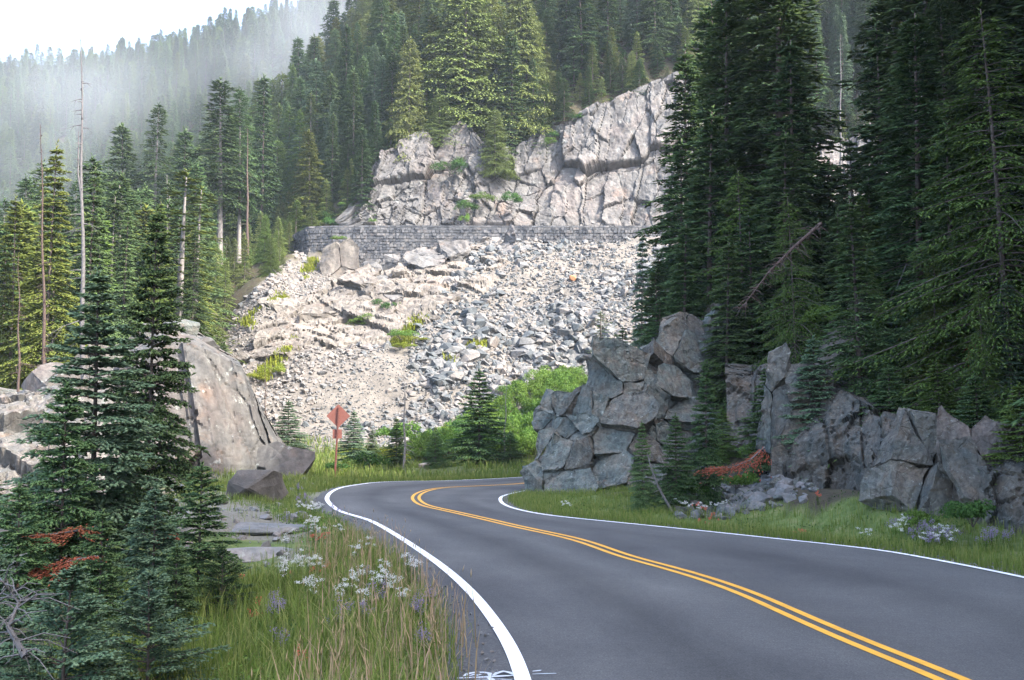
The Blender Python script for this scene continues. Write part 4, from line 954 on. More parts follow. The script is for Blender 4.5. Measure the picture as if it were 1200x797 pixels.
def tree_px(key, fmat, px, top, D, label, base=None, w=1.0, H=None, **kw):
    """a tree standing at column px, distance D, whose tip shows at row top"""
    X = (px - 600) / FPX * D * (1.0 + 0.0); p = world_at(px, top, D); X = p.x; z = gz(X, D)
    if base is not None: z = min(z, world_at(px, base, D).z) if kw.pop('low', 0) else world_at(px, base, D).z
    return tree(key, fmat, X, D, max(p.z - z, .5) + .1, label, z=z, w=w, **kw)

# -- left foreground
tree_px('near_a', 'blue', 118, 318, 20.5, 'tall blue-green fir in the left foreground with a red dead branch', base=668, w=.98)
tree_px('near_a', 'fir', 182, 246, 24.5, 'slender dark fir right behind the big left foreground fir', base=620, w=.60)
tree_px('near_b', 'fir', 236, 545, 16.6, 'small pointed fir at the right side of the left fir thicket', base=712, w=.95)
tree_px('near_b', 'blue', 182, 572, 14.6, 'small blue-green fir in front of the slender dark fir', base=735, w=1.0)
tree_px('near_c', 'blue', 78, 668, 10.4, 'low bushy blue-green fir at the bottom left corner', base=850, w=1.05)
tree_px('near_c', 'blue', 176, 672, 11.2, 'low bushy blue-green fir beside the corner fir, nearer the grass', base=815, w=1.0)
tree_px('near_b', 'fir', 24, 570, 17.5, 'dark bushy fir at the left edge below the grey rocks', base=740, w=.95)
tree_px('near_b', 'fir', 120, 600, 13.8, 'dark fir filling the middle of the left thicket', base=770, w=.8)
tree_px('near_b', 'fir', 208, 640, 14.0, 'dark low fir between the two small pointed firs', base=750, w=1.0)
tree_px('near_c', 'blue', -8, 650, 11.5, 'low fir cut off by the bottom left edge', base=800, w=1.0)
tree_px('near_c', 'fir', 262, 640, 15.6, 'dark little fir nearest the grassy verge', base=722, w=.85)
tree_px('near_b', 'fir', 78, 452, 19.0, 'dark fir close behind the big left foreground fir', base=690, w=.7)
# -- left middle distance
tree_px('tall_b', 'olive', 62, 168, 62, 'olive-brown dense fir left of the bare white snag', base=520, w=.85)
tree_px('tall_b', 'dfir', 108, 195, 66, 'dark fir just behind the bare white snag', base=500, w=.8)
tree_px('tall_b', 'olive', 20, 232, 66, 'olive fir by the left edge behind the grey rocks', base=520, w=.9)
tree_px('tall_b', 'fir', 148, 245, 72, 'fir behind the slender dark fir, left of the rock dome', base=470, w=.85)
tree_px('sparse', 'olive', 214, 200, 84, 'thin olive tree with pale trunk behind the rock dome', base=430, w=2.1, cat='tree', bmat='greybark')
tree_px('sparse', 'olive', 232, 222, 88, 'thin olive tree next to the pale-trunked one behind the dome', base=420, w=1.8, cat='tree', bmat='greybark')
tree_px('tall_b', 'dfir', 228, 268, 80, 'dark fir standing just above the rock dome', base=410, w=.9)
tree_px('tall_b', 'hemlock', 188, 235, 78, 'green conifer behind the left side of the rock dome', base=440, w=.9)
tree_px('mid_old', 'dfir', 262, 93, 142, 'tall old conifer with a split twin crown left of the upper road', base=312, w=1.35, bmat='greybark')
tree_px('mid_old', 'dfir', 284, 104, 144, 'tall old conifer with a bare pale trunk beside the twin-crowned one', base=308, w=.95, bmat='greybark')
tree_px('mid_old', 'dfir', 184, 122, 150, 'tall old conifer with a tufted top above the dome', base=330, w=1.0, bmat='greybark')
tree_px('mid_spire', 'dfir', 310, 90, 165, 'narrow spire of a fir rising right of the old bare-trunked conifers', base=300, w=.9)
tree_px('mid_full', 'fir', 148, 148, 150, 'broad dark conifer left of the tufted old conifer', base=350, w=1.0)
tree_px('mid_full', 'fir', 218, 155, 156, 'broad conifer between the tufted and the twin-crowned old trees', base=340, w=1.0)

# -- right bank: hero trees
RT = [('tall_b', 'blue', 750, 274, 62, 402, 'small blue-green fir at the left end of the right-hand forest', .62),
      ('tall_b', 'fir', 728, 385, 58, 430, 'low spreading fir on the outcrop edge below the talus', 1.2),
      ('tall_b', 'fir', 796, 160, 57, 398, 'dark pointed fir at the left side of the right-hand forest', .95),
      ('tall_b', 'dfir', 772, 300, 55, 400, 'short dark fir crowding the top of the big outcrop', 1.1),
      ('tall_a', 'dfir', 846, -10, 54, 395, 'tall dark fir above the big outcrop', 1.15),
      ('tall_a', 'dfir', 905, -120, 52, 405, 'very tall ragged dark fir in the middle of the right-hand forest', 1.3),
      ('tall_a', 'fir', 876, -60, 60, 405, 'tall fir filling the space left of the very tall ragged fir', 1.2),
      ('tall_a', 'dfir', 1045, -100, 56, 430, 'tall fir behind the narrow spire at the forest gap', 1.15),
      ('tall_a', 'hemlock', 1120, -160, 52, 440, 'tall green conifer between the big firs at the right', 1.3),
      ('tall_a', 'dfir', 800, 60, 66, 400, 'dark fir at the back above the left part of the big outcrop', 1.0),
      ('tall_a', 'fir', 838, 0, 68, 400, 'green fir at the back behind the tall dark fir', 1.2),
      ('tall_b', 'dfir', 948, 170, 62, 400, 'dark fir at the back left of the forest gap', 1.3),
      ('tall_b', 'fir', 985, 250, 60, 400, 'green fir low in the forest gap', 1.5),
      ('tall_a', 'fir', 912, 60, 66, 400, 'green fir at the back behind the very tall ragged fir', 1.4),
      ('tall_b', 'hemlock', 968, 190, 58, 400, 'green conifer standing right in the forest gap', 1.5),
      ('tall_b', 'fir', 826, 130, 50, 400, 'green fir left of the tall dark fir above the big outcrop', 1.2),
      ('hem', 'hemlock', 870, 200, 47, 410, 'drooping hemlock above the right end of the big outcrop', 1.0),
      ('hem', 'hemlock', 930, 230, 41, 430, 'drooping hemlock above the left side of the leaning ribs', .9),
      ('hem', 'hemlock', 1010, 290, 37, 470, 'drooping hemlock right above the leaning ribs', .9),
      ('hem', 'olive', 1090, 300, 33, 515, 'yellowish hemlock hanging over the smooth slab', .95),
      ('hem', 'hemlock', 1150, 330, 30, 525, 'drooping hemlock hanging over the rusty mossy rock', .9),
      ('tall_b', 'dfir', 924, 44, 46, 415, 'dark spired fir in front of the very tall ragged fir', .95),
      ('tall_b', 'fir', 1030, 30, 50, 440, 'narrow blue-green fir spire right of the gap in the forest', .85),
      ('tall_b', 'fir', 1000, 160, 47, 445, 'fir standing before the narrow spire at the forest gap', .9),
      ('tall_a', 'dfir', 1075, -160, 46, 450, 'tall dark fir right of the forest gap', 1.25),
      ('tall_a', 'dfir', 1150, -220, 42, 470, 'tall dark fir near the right edge of the forest', 1.3),
      ('tall_a', 'dfir', 1215, -260, 38, 480, 'tall dark fir cut off by the right edge', 1.3),
      ('hem', 'hemlock', 1110, 120, 40, 505, 'drooping yellow-green hemlock in front of the right-hand firs', .85),
      ('hem', 'hemlock', 1060, 250, 38, 500, 'drooping green hemlock above the leaning rock ribs', .8),
      ('hem', 'hemlock', 1170, 230, 35, 520, 'drooping hemlock above the rusty mossy rock', .8),
      ('tall_b', 'fir', 975, 250, 43, 445, 'dark bushy fir above the leaning rock ribs', 1.1),
      ('tall_b', 'dfir', 880, 250, 45, 410, 'dark bushy fir at the right end of the big outcrop', 1.15),
      ('tall_b', 'blue', 1180, 330, 30, 520, 'blue-green fir near the right edge of the photograph', 1.2),
      ('near_a', 'blue', 952, 396, 34, 468, 'small blue-green fir on top of the leaning rock ribs', 1.1),
      ('near_a', 'fir', 900, 430, 36, 500, 'bushy young fir in the gully between the right outcrops', 1.3),
      ('near_a', 'dfir', 826, 424, 33.5, 548, 'narrow dark young fir standing before the big outcrop', .62),
      ('near_a', 'fir', 792, 486, 32.6, 572, 'young fir at the foot of the big outcrop, left of the narrow dark one', .9),
      ('near_a', 'fir', 752, 494, 32.8, 574, 'thin young fir leaning before the big outcrop', .62),
      ('near_a', 'hemlock', 1100, 425, 30, 520, 'green young conifer hanging over the smooth tilted slab', 1.3),
      ('near_a', 'fir', 1040, 430, 32, 525, 'dark young conifer between the rock ribs and the smooth slab', 1.35),
      ('near_a', 'dfir', 1145, 440, 27, 525, 'dark young conifer over the rusty mossy rock', 1.4),
      ('near_a', 'hemlock', 1195, 450, 25, 540, 'green young conifer over the rock at the right edge', 1.3)]
for key, fm, x, top, D, base, lab, w_ in RT:
    tree_px(key, fm, x, top, D, lab, base=base, low=1, w=w_, cat='hemlock' if key == 'hem' else 'fir tree', name='hemlock_tree' if key == 'hem' else 'fir_tree')
# filling the wood behind them
rr = random.Random(5); n_ = 0; used = []
for _ in range(900):
    x, y = rr.uniform(6, 34), rr.uniform(30, 72); px, py = to_px(x, y, gz(x, y))
    if px < 770 + (y - 45) * 0 or px > 1330 or (935 < px < 1010 and y < 75) or (y < 44 and px < 950) or any((x - a) ** 2 + (y - b2) ** 2 < 4.6 for a, b2 in used) or (px < 860 and y > 62): continue
    if y < 34 and px < 1180: continue
    used.append((x, y)); 
    h = rr.uniform(7, 16) * (.75 if px < 860 else 1)
    key, fm = rr.choice([('tall_b', 'dfir'), ('tall_b', 'fir'), ('tall_a', 'dfir'), ('hem', 'hemlock')])
    if h > 12 and 930 < px < 1050: h = 9
    wh = ('above the big outcrop' if px < 900 else 'beside the gap in the right forest' if px < 1010 else 'above the smooth slab' if px < 1110 else 'above the rusty mossy rock' if px < 1200 else 'at the right edge of the photograph') + (', front row' if y < 42 else ', second row' if y < 54 else ', back row')
    dd_ = {'dfir': 'dark fir', 'fir': 'green fir', 'hemlock': 'drooping hemlock'}[fm] + (' (tall)' if h > 12 else '')
    tree(key, fm, x, y, h, ('tall ' if h > 12 else 'shorter ') + dd_.replace(' (tall)', '') + ' in the wood ' + wh, 'conifer', 'conifer', w=1.25, group=('tall ' if h > 12 else 'shorter ') + dd_.replace(' (tall)', '') + 's in the wood ' + wh, rz=rr.random() * 6)
    n_ += 1
    if n_ > 90: break
# unseen rest of the wooded hill, planted densely to shade the road
for _ in range(400):
    x, y = rr.uniform(14, 60), rr.uniform(-30, 52)
    px = 600 + 1300 * x / max(y, .1)
    if (y > 5 and px < 1380) or any((x - a) ** 2 + (y - b2) ** 2 < 14 for a, b2 in used): continue
    used.append((x, y)); tree('tall_a', 'dfir', x, y, rr.uniform(16, 24), 'tall fir on the wooded hill to the right of the road, outside the photograph', 'fir tree', 'fir_tree', w=1.3, group='firs on the hill right of the road', rz=rr.random() * 6)
    if len(used) > 230: break

# -- forest of the slopes: nearest and largest as individuals, the rest one mass
rr = random.Random(11); cand = []; cells = {}
def far_ok(x, y, d):
    k = (int(x // 8), int(y // 8))
    for a in (-1, 0, 1):
        for b2 in (-1, 0, 1):
            for q in cells.get((k[0] + a, k[1] + b2), ()):
                if (q[0] - x) ** 2 + (q[1] - y) ** 2 < d * d: return False
    cells.setdefault(k, []).append((x, y)); return True
NS = 26000; cx_ = np.array([rr.uniform(-260, 170) for _ in range(NS)]); cy_ = np.array([rr.uniform(76, 520) for _ in range(NS)])
nearb = 9000; cx_[:nearb] = [rr.uniform(-75, 90) for _ in range(nearb)]; cy_[:nearb] = [rr.uniform(76, 250) for _ in range(nearb)]
cz_ = ground_z(cx_, cy_); fx_, fy_ = to_px(cx_, cy_, cz_); tx_, ty_ = to_px(cx_, cy_, cz_ + 18)
ctx = np.interp(cx_, [p.x for p in (world_at(*c) for c in CT)], [p.y for p in (world_at(*c) for c in CT)])   # cliff edge depth
CLPX = CLP[-1]
ctz = np.interp(cx_, CLPX[:, 0], CLPX[:, 1])
for k in range(NS):
    x, y = cx_[k], cy_[k]; px, py, ty = fx_[k], fy_[k], ty_[k]
    if px < -60 or px > 1260 or ty > 620 or py < -160 and ty > 0 and False: continue
    if py < -120: continue
    if y < 142 and x > -26: continue                              # talus and the toe of it
    if in_poly(np.array([px]), np.array([py]), TAL)[0] and y < 141: continue
    if y < 142 and px > 352 - (py - 270) * .55 and py > 262: continue
    if y < 95 and (px > 205 or x > -24): continue
    if x > -29 and 139 < y < (ctz[k] + .8 if x < 95 else 152): continue
    if x < -60 and y < 90: continue
    if not far_ok(x, y, 2.7 if y < 170 else (3.9 if y < 240 else 5.0)): continue
    cand.append((x, y, cz_[k], px, py))
def far_kind(x, y, px, py):
    q = rr.random(); n_ = float(vnoise(np.array([x * .035]), np.array([y * .035]), 0, 77)[0])
    if y < 250 and x > -45 and px > 368:                                        # slope above the cliff
        edge = y - np.interp(x, CLPX[:, 0], CLPX[:, 1])
        if edge < 5 and x > -30: return (('mid_young', 'cedar' if q < .6 else 'fir', rr.uniform(4, 8)) if q < .8 else ('mid_spire', 'dfir', rr.uniform(7, 11)))
        yel = .34 + .55 * n_ + (.35 if 450 < px < 620 and py > 40 else 0) - (.22 if px > 690 else 0)
        if q < yel: return ('mid_cedar', 'cedar' if q < yel * .7 else 'olive', rr.uniform(11, 17))
        return ('mid_spire' if rr.random() < .6 else 'mid_full', rr.choice(['dfir', 'fir', 'fir', 'blue']), rr.uniform(11, 19))
    if y < 175:
        if 240 < px < 360 and py > 240: return ('mid_young' if q < .75 else 'mid_cedar', 'cedar' if q < .5 else 'hemlock', rr.uniform(4, 8))
        return (('mid_old', 'dfir', rr.uniform(17, 24)) if q < .22 else ('mid_full' if q < .6 else 'mid_spire', rr.choice(['fir', 'dfir', 'hemlock', 'olive']), rr.uniform(10, 19)))
    return (('mid_spire' if q < .55 else 'mid_full', rr.choice(['fir', 'dfir', 'fir', 'hemlock']), rr.uniform(15, 24)) if q < .9 else ('mid_cedar', 'hemlock', rr.uniform(14, 20)))
far = [(c_, far_kind(c_[0], c_[1], c_[3], c_[4])) for c_ in cand]
vis = [f for f in far if -10 < f[0][3] < 1000 and f[0][4] > -80]
vis.sort(key=lambda f: -f[1][2] / f[0][1] * (1 if f[0][1] < 250 else .2))
ind = vis[:175]; ids = set(id(f) for f in ind)
LAB = {'cliff': ('%s conifer in the forest on the slope above the pale cliff', 'conifers on the slope above the cliff'),
       'left': ('%s conifer in the wood behind the rock dome and left of the talus', 'conifers left of the talus')}
DESC = {'cedar': 'bright yellow-green', 'olive': 'olive', 'dfir': 'dark green', 'fir': 'mid green', 'blue': 'blue-green', 'hemlock': 'fresh green'}
for (x, y, z, px, py), (key, fm, h) in ind:
    reg = 'cliff' if x > -45 and y > 142 and px > 368 else 'left'
    if reg == 'cliff': wh = ('above the left end of the cliff' if px < 470 else 'above the cliff gully' if px < 620 else 'above the middle of the cliff' if px < 740 else 'above the right part of the cliff' if px < 860 else 'in the gap of the right forest') + (', at the cliff edge' if y < 162 else ', higher upslope' if y > 180 else '')
    else: wh = ('near the left edge of the photograph' if px < 60 else 'behind the bare white snag' if px < 135 else 'above the left side of the rock dome' if px < 200 else 'above the rock dome' if px < 255 else 'around the twin-crowned old conifer' if px < 320 else 'by the left end of the upper road') + (', nearest row' if y < 115 else ', farther upslope' if y > 165 else '')
    d = DESC[fm] + (' spire-shaped' if key == 'mid_spire' else ' young' if key == 'mid_young' else ' bare-trunked' if key == 'mid_old' else ' broad')
    tree(key, fm, x, y, h, d + ' conifer ' + wh, 'conifer', 'conifer', z=z, w=rr.uniform(.85, 1.15) * (1.15 if fm == 'cedar' else 1), group=d + ' conifers ' + wh, bmat='greybark' if key == 'mid_old' else 'bark')
FR = [(f, i_) for i_, f in enumerate(far) if id(f) not in ids]
# one mass: points carrying variant index, scale and turn; geometry nodes set crowns and trunks on them
def jointree(keys):
    out = []
    for key, fm in keys:
        tm, cm, H = variant(key, fm); out.append((tm, cm, H, key, fm))
    return out
for k_ in [('mid_spire', 'dfir'), ('mid_spire', 'fir'), ('mid_full', 'fir'), ('mid_full', 'dfir'), ('mid_cedar', 'cedar'), ('mid_cedar', 'hemlock'), ('mid_full', 'hemlock'), ('mid_spire', 'hemlock'), ('mid_young', 'cedar'), ('mid_old', 'dfir'), ('mid_full', 'olive'), ('mid_spire', 'blue')]:
    if (k_[0], k_[1], 'crown') not in MEFM:
        x_, y_ = rr.uniform(-40, 60), rr.uniform(205, 225); tree(k_[0], k_[1], x_, y_, 14, DESC[k_[1]] + {'mid_spire': ' spire-shaped', 'mid_full': ' broad', 'mid_cedar': ' drooping', 'mid_young': ' young', 'mid_old': ' bare-trunked'}[k_[0]] + ' conifer high on the slope far above the cliff', 'conifer', 'conifer', bmat='bark')
FV = [('mid_spire', 'dfir'), ('mid_spire', 'fir'), ('mid_full', 'fir'), ('mid_full', 'dfir'), ('mid_cedar', 'cedar'), ('mid_cedar', 'hemlock'), ('mid_full', 'hemlock'), ('mid_spire', 'hemlock'), ('mid_young', 'cedar'), ('mid_old', 'dfir'), ('mid_full', 'olive'), ('mid_spire', 'blue')]
idx = {k: i_ for i_, k in enumerate(FV)}
alias = {('mid_cedar', 'olive'): ('mid_full', 'olive'), ('mid_young', 'fir'): ('mid_young', 'cedar'), ('mid_full', 'blue'): ('mid_spire', 'blue'), ('mid_spire', 'olive'): ('mid_full', 'olive'), ('mid_young', 'hemlock'): ('mid_young', 'cedar')}
PTS = np.array([(f[0][0], f[0][1], f[0][2] - .3) for f, _ in FR])
KI = np.array([idx[(f[1][0], f[1][1])] if (f[1][0], f[1][1]) in idx else idx[alias[(f[1][0], f[1][1])]] for f, _ in FR])
SC = np.array([f[1][2] / PROTO[f[1][0]][2] for f, _ in FR]); RZ = np.array([rr.random() * 6.28 for _ in FR])
me = bpy.data.meshes.new('far_forest'); me.vertices.add(len(PTS)); me.vertices.foreach_set('co', PTS.astype(np.float32).ravel())
for nm, arr, ty in (('kind', KI, 'INT'), ('size', SC, 'FLOAT'), ('turn', RZ, 'FLOAT')):
    at = me.attributes.new(nm, ty, 'POINT'); at.data.foreach_set('value', arr.astype(np.int32 if ty == 'INT' else np.float32))
ff = link('far_forest', me, None, []); tag(ff, 'dense conifer forest covering the far misty hillside and the slope above', 'forest', None, 'stuff')
ng = bpy.data.node_groups.new('forest_nodes', 'GeometryNodeTree'); ng.interface.new_socket('Geometry', in_out='INPUT', socket_type='NodeSocketGeometry'); ng.interface.new_socket('Geometry', in_out='OUTPUT', socket_type='NodeSocketGeometry')
gi, go = ng.nodes.new('NodeGroupInput'), ng.nodes.new('NodeGroupOutput'); jn = ng.nodes.new('GeometryNodeJoinGeometry'); ng.links.new(jn.outputs[0], go.inputs[0])
def na(nm, ty): n = ng.nodes.new('GeometryNodeInputNamedAttribute'); n.data_type = ty; n.inputs[0].default_value = nm; return n.outputs[0]
ak, asz, atn = na('kind', 'INT'), na('size', 'FLOAT'), na('turn', 'FLOAT')
cxyz = ng.nodes.new('ShaderNodeCombineXYZ'); ng.links.new(atn, cxyz.inputs[2])
for k, i_ in idx.items():
    if not (KI == i_).any(): continue
    tm, cm, _ = variant(*k)
    cmp = ng.nodes.new('FunctionNodeCompare'); cmp.data_type = 'INT'; cmp.operation = 'EQUAL'; ng.links.new(ak, cmp.inputs[2]); cmp.inputs[3].default_value = i_
    for pn_ in ('trunk', 'crown'):
        src = MEFM.get((k[0], k[1], pn_))
        if src is None: continue
        oi = ng.nodes.new('GeometryNodeObjectInfo'); oi.transform_space = 'ORIGINAL'; oi.inputs[0].default_value = src; oi.inputs['As Instance'].default_value = True
        ip = ng.nodes.new('GeometryNodeInstanceOnPoints'); ng.links.new(gi.outputs[0], ip.inputs['Points']); ng.links.new(cmp.outputs[0], ip.inputs['Selection'])
        ng.links.new(oi.outputs['Geometry'], ip.inputs['Instance']); ng.links.new(cxyz.outputs[0], ip.inputs['Rotation']); ng.links.new(asz, ip.inputs['Scale']); ng.links.new(ip.outputs[0], jn.inputs[0])
mod = ff.modifiers.new('forest', 'NODES'); mod.node_group = ng

# ------------------------------------------------------------------ haze and mist
def volume(name, density, col, noise_amt=0):
    m = bpy.data.materials.new(name); m.use_nodes = True; nt = m.node_tree; nt.nodes.remove(nt.nodes['Principled BSDF'])
    pv = nt.nodes.new('ShaderNodeVolumePrincipled'); pv.inputs['Color'].default_value = (*col, 1); pv.inputs['Density'].default_value = density; pv.inputs['Anisotropy'].default_value = .1
    nt.links.new(pv.outputs[0], nt.nodes['Material Output'].inputs['Volume'])
    if noise_amt:
        tc = nt.nodes.new('ShaderNodeTexCoord'); ln = nt.nodes.new('ShaderNodeVectorMath'); ln.operation = 'LENGTH'; nt.links.new(tc.outputs['Object'], ln.inputs[0])
        fo = nt.nodes.new('ShaderNodeMapRange'); fo.inputs[1].default_value = 1.0; fo.inputs[2].default_value = .1; fo.inputs[3].default_value = 0; fo.inputs[4].default_value = 1; fo.interpolation_type = 'SMOOTHSTEP'; nt.links.new(ln.outputs['Value'], fo.inputs[0])
        gp = nt.nodes.new('ShaderNodeNewGeometry'); nn_ = nt.nodes.new('ShaderNodeTexNoise'); nn_.inputs['Scale'].default_value = .022; nn_.inputs['Detail'].default_value = 3; nt.links.new(gp.outputs['Position'], nn_.inputs['Vector'])
        nr_ = nt.nodes.new('ShaderNodeMapRange'); nr_.inputs[1].default_value = .40; nr_.inputs[2].default_value = .64; nt.links.new(nn_.outputs['Fac'], nr_.inputs[0])
        a = nt.nodes.new('ShaderNodeMath'); a.operation = 'MULTIPLY'; nt.links.new(fo.outputs[0], a.inputs[0]); nt.links.new(nr_.outputs[0], a.inputs[1])
        b2 = nt.nodes.new('ShaderNodeMath'); b2.operation = 'MULTIPLY'; b2.inputs[1].default_value = density; nt.links.new(a.outputs[0], b2.inputs[0]); nt.links.new(b2.outputs[0], pv.inputs['Density'])
    return m
bm = bmesh.new(); bmesh.ops.create_cube(bm, size=1); me = bpy.data.meshes.new('haze'); bm.to_mesh(me); bm.free()
zlo, zhi = float(ZZ.min()) - 1, float(ZZ.max()) + 40
hz = link('haze', me, None, [volume('haze_air', HAZE, (.80, .90, 1.0))]); hz.scale = (1420, 1270, zhi - zlo); hz.location = (0, 475, (zhi + zlo) / 2); hz['kind'] = 'stuff'
mist_m = volume('mist_vapour', .010, (.93, .96, 1.0), 1); mist_t = volume('thin_mist_vapour', .0045, (.93, .96, 1.0), 1)
for k, (x, y, D, rx_, ry_, rz_) in enumerate([(20, 130, 265, 38, 50, 26), (110, 110, 330, 50, 50, 22), (400, 50, 330, 36, 50, 34), (250, 80, 360, 60, 50, 24), (-40, 200, 235, 28, 40, 18)]):
    bm = bmesh.new(); bmesh.ops.create_icosphere(bm, subdivisions=3, radius=1); me = bpy.data.meshes.new('mist'); bm.to_mesh(me); bm.free()
    o = link('mist', me, None, [mist_t if k in (1, 3) else mist_m]); o.location = world_at(x, y, D); o.scale = (rx_, ry_, rz_)
    tag(o, ['white mist drifting over the far forest at the left edge', 'thin mist over the trees below the far ridge', 'pale mist hanging above the shoulder of the near slope', 'faint wisps of mist in the middle of the far forest', 'low white mist at the left edge of the valley'][k], 'mist', None, 'stuff')

# ------------------------------------------------------------------ bare snags and dead wood
def snag(name, label, px, top, base, D, rad, mat, seed, twigs=18, lean=0, split=None, tw=.9, low=.0):
    r = random.Random(seed); b2 = world_at(px, base, D); t = world_at(px + lean, top, D); L = (t - b2).length
    root = empty(name, b2, 0, label, 'dead tree'); inv = None
    n = 12; P = [b2.lerp(t, k / n) - b2 + Vector((math.sin(k * 1.3 + seed) * .04, 0, 0)) for k in range(n + 1)]
    tr_ = [max(rad * (1 - .88 * k / n), .012) for k in range(n + 1)]
    o = link('trunk', tubes('snag_trunk', [P] + ([[P[split[0]], P[split[0]] + Vector((split[1], 0, L * .06)), P[split[0]] + Vector((split[1] * 1.2, 0, L * split[2]))]] if split else []), [tr_] + ([[tr_[split[0]], tr_[split[0]] * .6, .012]] if split else []), 7), root, [mat])
    paths, rr_ = [], []
    for k in range(twigs):
        f = low + (1 - low) * r.random(); h = b2.lerp(t, f) - b2; a = r.random() * 6.28; l = tw * (1.15 - f) * (.3 + .9 * r.random()); u = r.uniform(-.5, .2)
        p0 = Vector(h); e1 = p0 + Vector((math.cos(a) * l * .5, math.sin(a) * l * .5, l * u * .4)); e2 = p0 + Vector((math.cos(a + .2) * l, math.sin(a + .2) * l, l * u * .9 - l * .12))
        paths.append([p0, e1, e2]); rr_.append([.022 * rad / .09, .013, .004])
        if l > .4: paths.append([e1, e1 + (e2 - e1) * .5 + Vector((0, .1, -.16 * l)), e1 + (e2 - e1) * .7 + Vector((.05, .1, -.35 * l))]); rr_.append([.010, .007, .003])
    link('branches', tubes('snag_branches', paths, rr_, 4), root, [mat])['kind'] = 'stuff'; return root
snag('dead_tree', 'tall bare white snag rising above the left forest', 98, 44, 500, 46, .125, M['snag'], 1, 46, lean=-3, tw=1.5, split=(7, -.18, .17))
snag('dead_tree', 'dark brown bare snag left of the tall white one', 53, 146, 480, 58, .11, M['brownsnag'], 2, 60, lean=-5, tw=.7)
snag('dead_tree', 'short dead grey tree at the left edge with drooping twigs', 22, 300, 480, 50, .07, M['brownsnag'], 3, 24, tw=.8)
snag('dead_tree', 'thin pale snag beyond the bend, right of the sign', 474, 418, 556, 66, .085, M['greybark'], 4, 46, tw=.8)
snag('dead_tree', 'thin grey snag right of the dark fir beyond the bend', 590, 446, 545, 72, .07, M['greybark'], 5, 14, lean=4, tw=.5)
snag('dead_tree', 'thin brownish dead stem in front of the left scree', 311, 412, 500, 80, .05, M['brownsnag'], 6, 12, tw=.5)
snag('dead_tree', 'bare pale trunk standing among the old conifers', 290, 150, 300, 138, .2, M['brownsnag'], 7, 20, tw=1.6)
snag('dead_tree', 'short bare trunk left of the old conifers', 196, 205, 330, 120, .16, M['greybark'], 8, 16, tw=1.4)
snag('dead_tree', 'thin dead stem standing in the gap of the right forest', 985, 40, 240, 96, .13, M['snag'], 9, 10, tw=.8)
def limb_dead(label, pts, D, r0, seed, mat, tl=.5, n=26, cat='dead branch', name='dead_branch', hang=-.5):
    r = random.Random(seed); W = [world_at(x, y, D + dz) for x, y, dz in pts]; o0 = W[0].copy(); W = [p - o0 for p in W]
    root = empty(name, o0, 0, label, cat); m_ = len(W)
    link('stem', tubes('dead_stem', [W], [[r0 * (1 - .85 * k / (m_ - 1)) for k in range(m_)]], 6), root, [mat]); paths, rad = [], []
    for k in range(n):
        f = r.random() * (m_ - 1.01); a = int(f); p = W[a].lerp(W[a + 1], f - a); l = tl * (.4 + r.random()) 
        d = Vector((r.uniform(-.9, .9), r.uniform(-.6, .6), hang * .6 + r.uniform(-.5, .6))); paths.append([p, p + d * l * .5, p + d * l + Vector((0, 0, -l * .2))]); rad.append([r0 * .28, r0 * .18, .003])
    link('twigs', tubes('dead_twigs', paths, rad, 4), root, [mat])['kind'] = 'stuff'; return root
limb_dead('grey dead tree top leaning down to the left out of the right forest', [(962, 262, 0), (930, 290, -.5), (902, 318, -1), (868, 362, -1.4)], 40, .075, 1, M['brownsnag'], .55, 110)
limb_dead('twisted bare grey branch in the right-hand wood', [(1128, 300, 0), (1142, 322, -.3), (1148, 340, -.4), (1152, 358, -.3)], 35, .035, 2, M['snag'], .3, 10)
limb_dead('curved bare branch hanging in front of the hemlock', [(1074, 314, 0), (1062, 310, -.3), (1056, 325, -.4), (1050, 340, -.4)], 36, .035, 3, M['snag'], .25, 8)
limb_dead('slender pale dead stem leaning on the foot of the big outcrop', [(788, 600, 0), (772, 572, -.1), (762, 545, -.1), (758, 530, 0)], 31.6, .04, 4, M['snag'], .2, 10)
limb_dead('tangle of bare grey twigs at the bottom left edge', [(30, 770, 0), (10, 735, .2), (22, 706, .3), (2, 680, .3)], 9.0, .03, 5, M['snag'], .45, 50, hang=0)
# branches of dead red needles
def red_branch(label, pts, D, w_, seed, n=700, cat='dead branch'):
    r = np.random.default_rng(seed); W = np.array([tuple(world_at(x, y, D + dz)) for x, y, dz in pts]); o0 = W[0].copy(); W = W - o0
    root = empty('dead_branch', tuple(o0), 0, label, cat)
    link('stem', tubes('red_stem', [W], [[.025 * (1 - .8 * k / (len(W) - 1)) for k in range(len(W))]], 5), root, [M['snag']])
    f = r.random(n) * (len(W) - 1.001); a = f.astype(int); P = W[a] + (W[a + 1] - W[a]) * (f - a)[:, None]; d = W[a + 1] - W[a]; d /= np.linalg.norm(d, axis=1)[:, None]
    sd_ = np.cross(d, [0, 0, 1]); q = r.normal(size=n) * w_; P = P + sd_ * q[:, None] + d * np.abs(q)[:, None] * .6 + np.c_[np.zeros(n), np.zeros(n), -np.abs(q) * .35 + r.normal(size=n) * .03]
    dv = d + sd_ * (np.sign(q) * .8)[:, None] + np.c_[r.normal(size=n) * .2, r.normal(size=n) * .2, -.25 + r.normal(size=n) * .2]
    link('needles', spindle_mesh('red_needles', P, dv, .09 + .06 * r.random(n), .03 + .015 * r.random(n), .3 + .4 * r.random(n)), root, [M['dead']]); return root
red_branch('upper red dead branch on the big left foreground fir', [(112, 618, .1), (90, 622, -.5), (62, 626, -.7), (34, 628, -.8)], 19.0, .17, 1)
red_branch('lower red dead branch on the big left foreground fir', [(114, 652, .1), (92, 655, -.6), (68, 662, -.8), (46, 666, -.9)], 18.6, .17, 2)
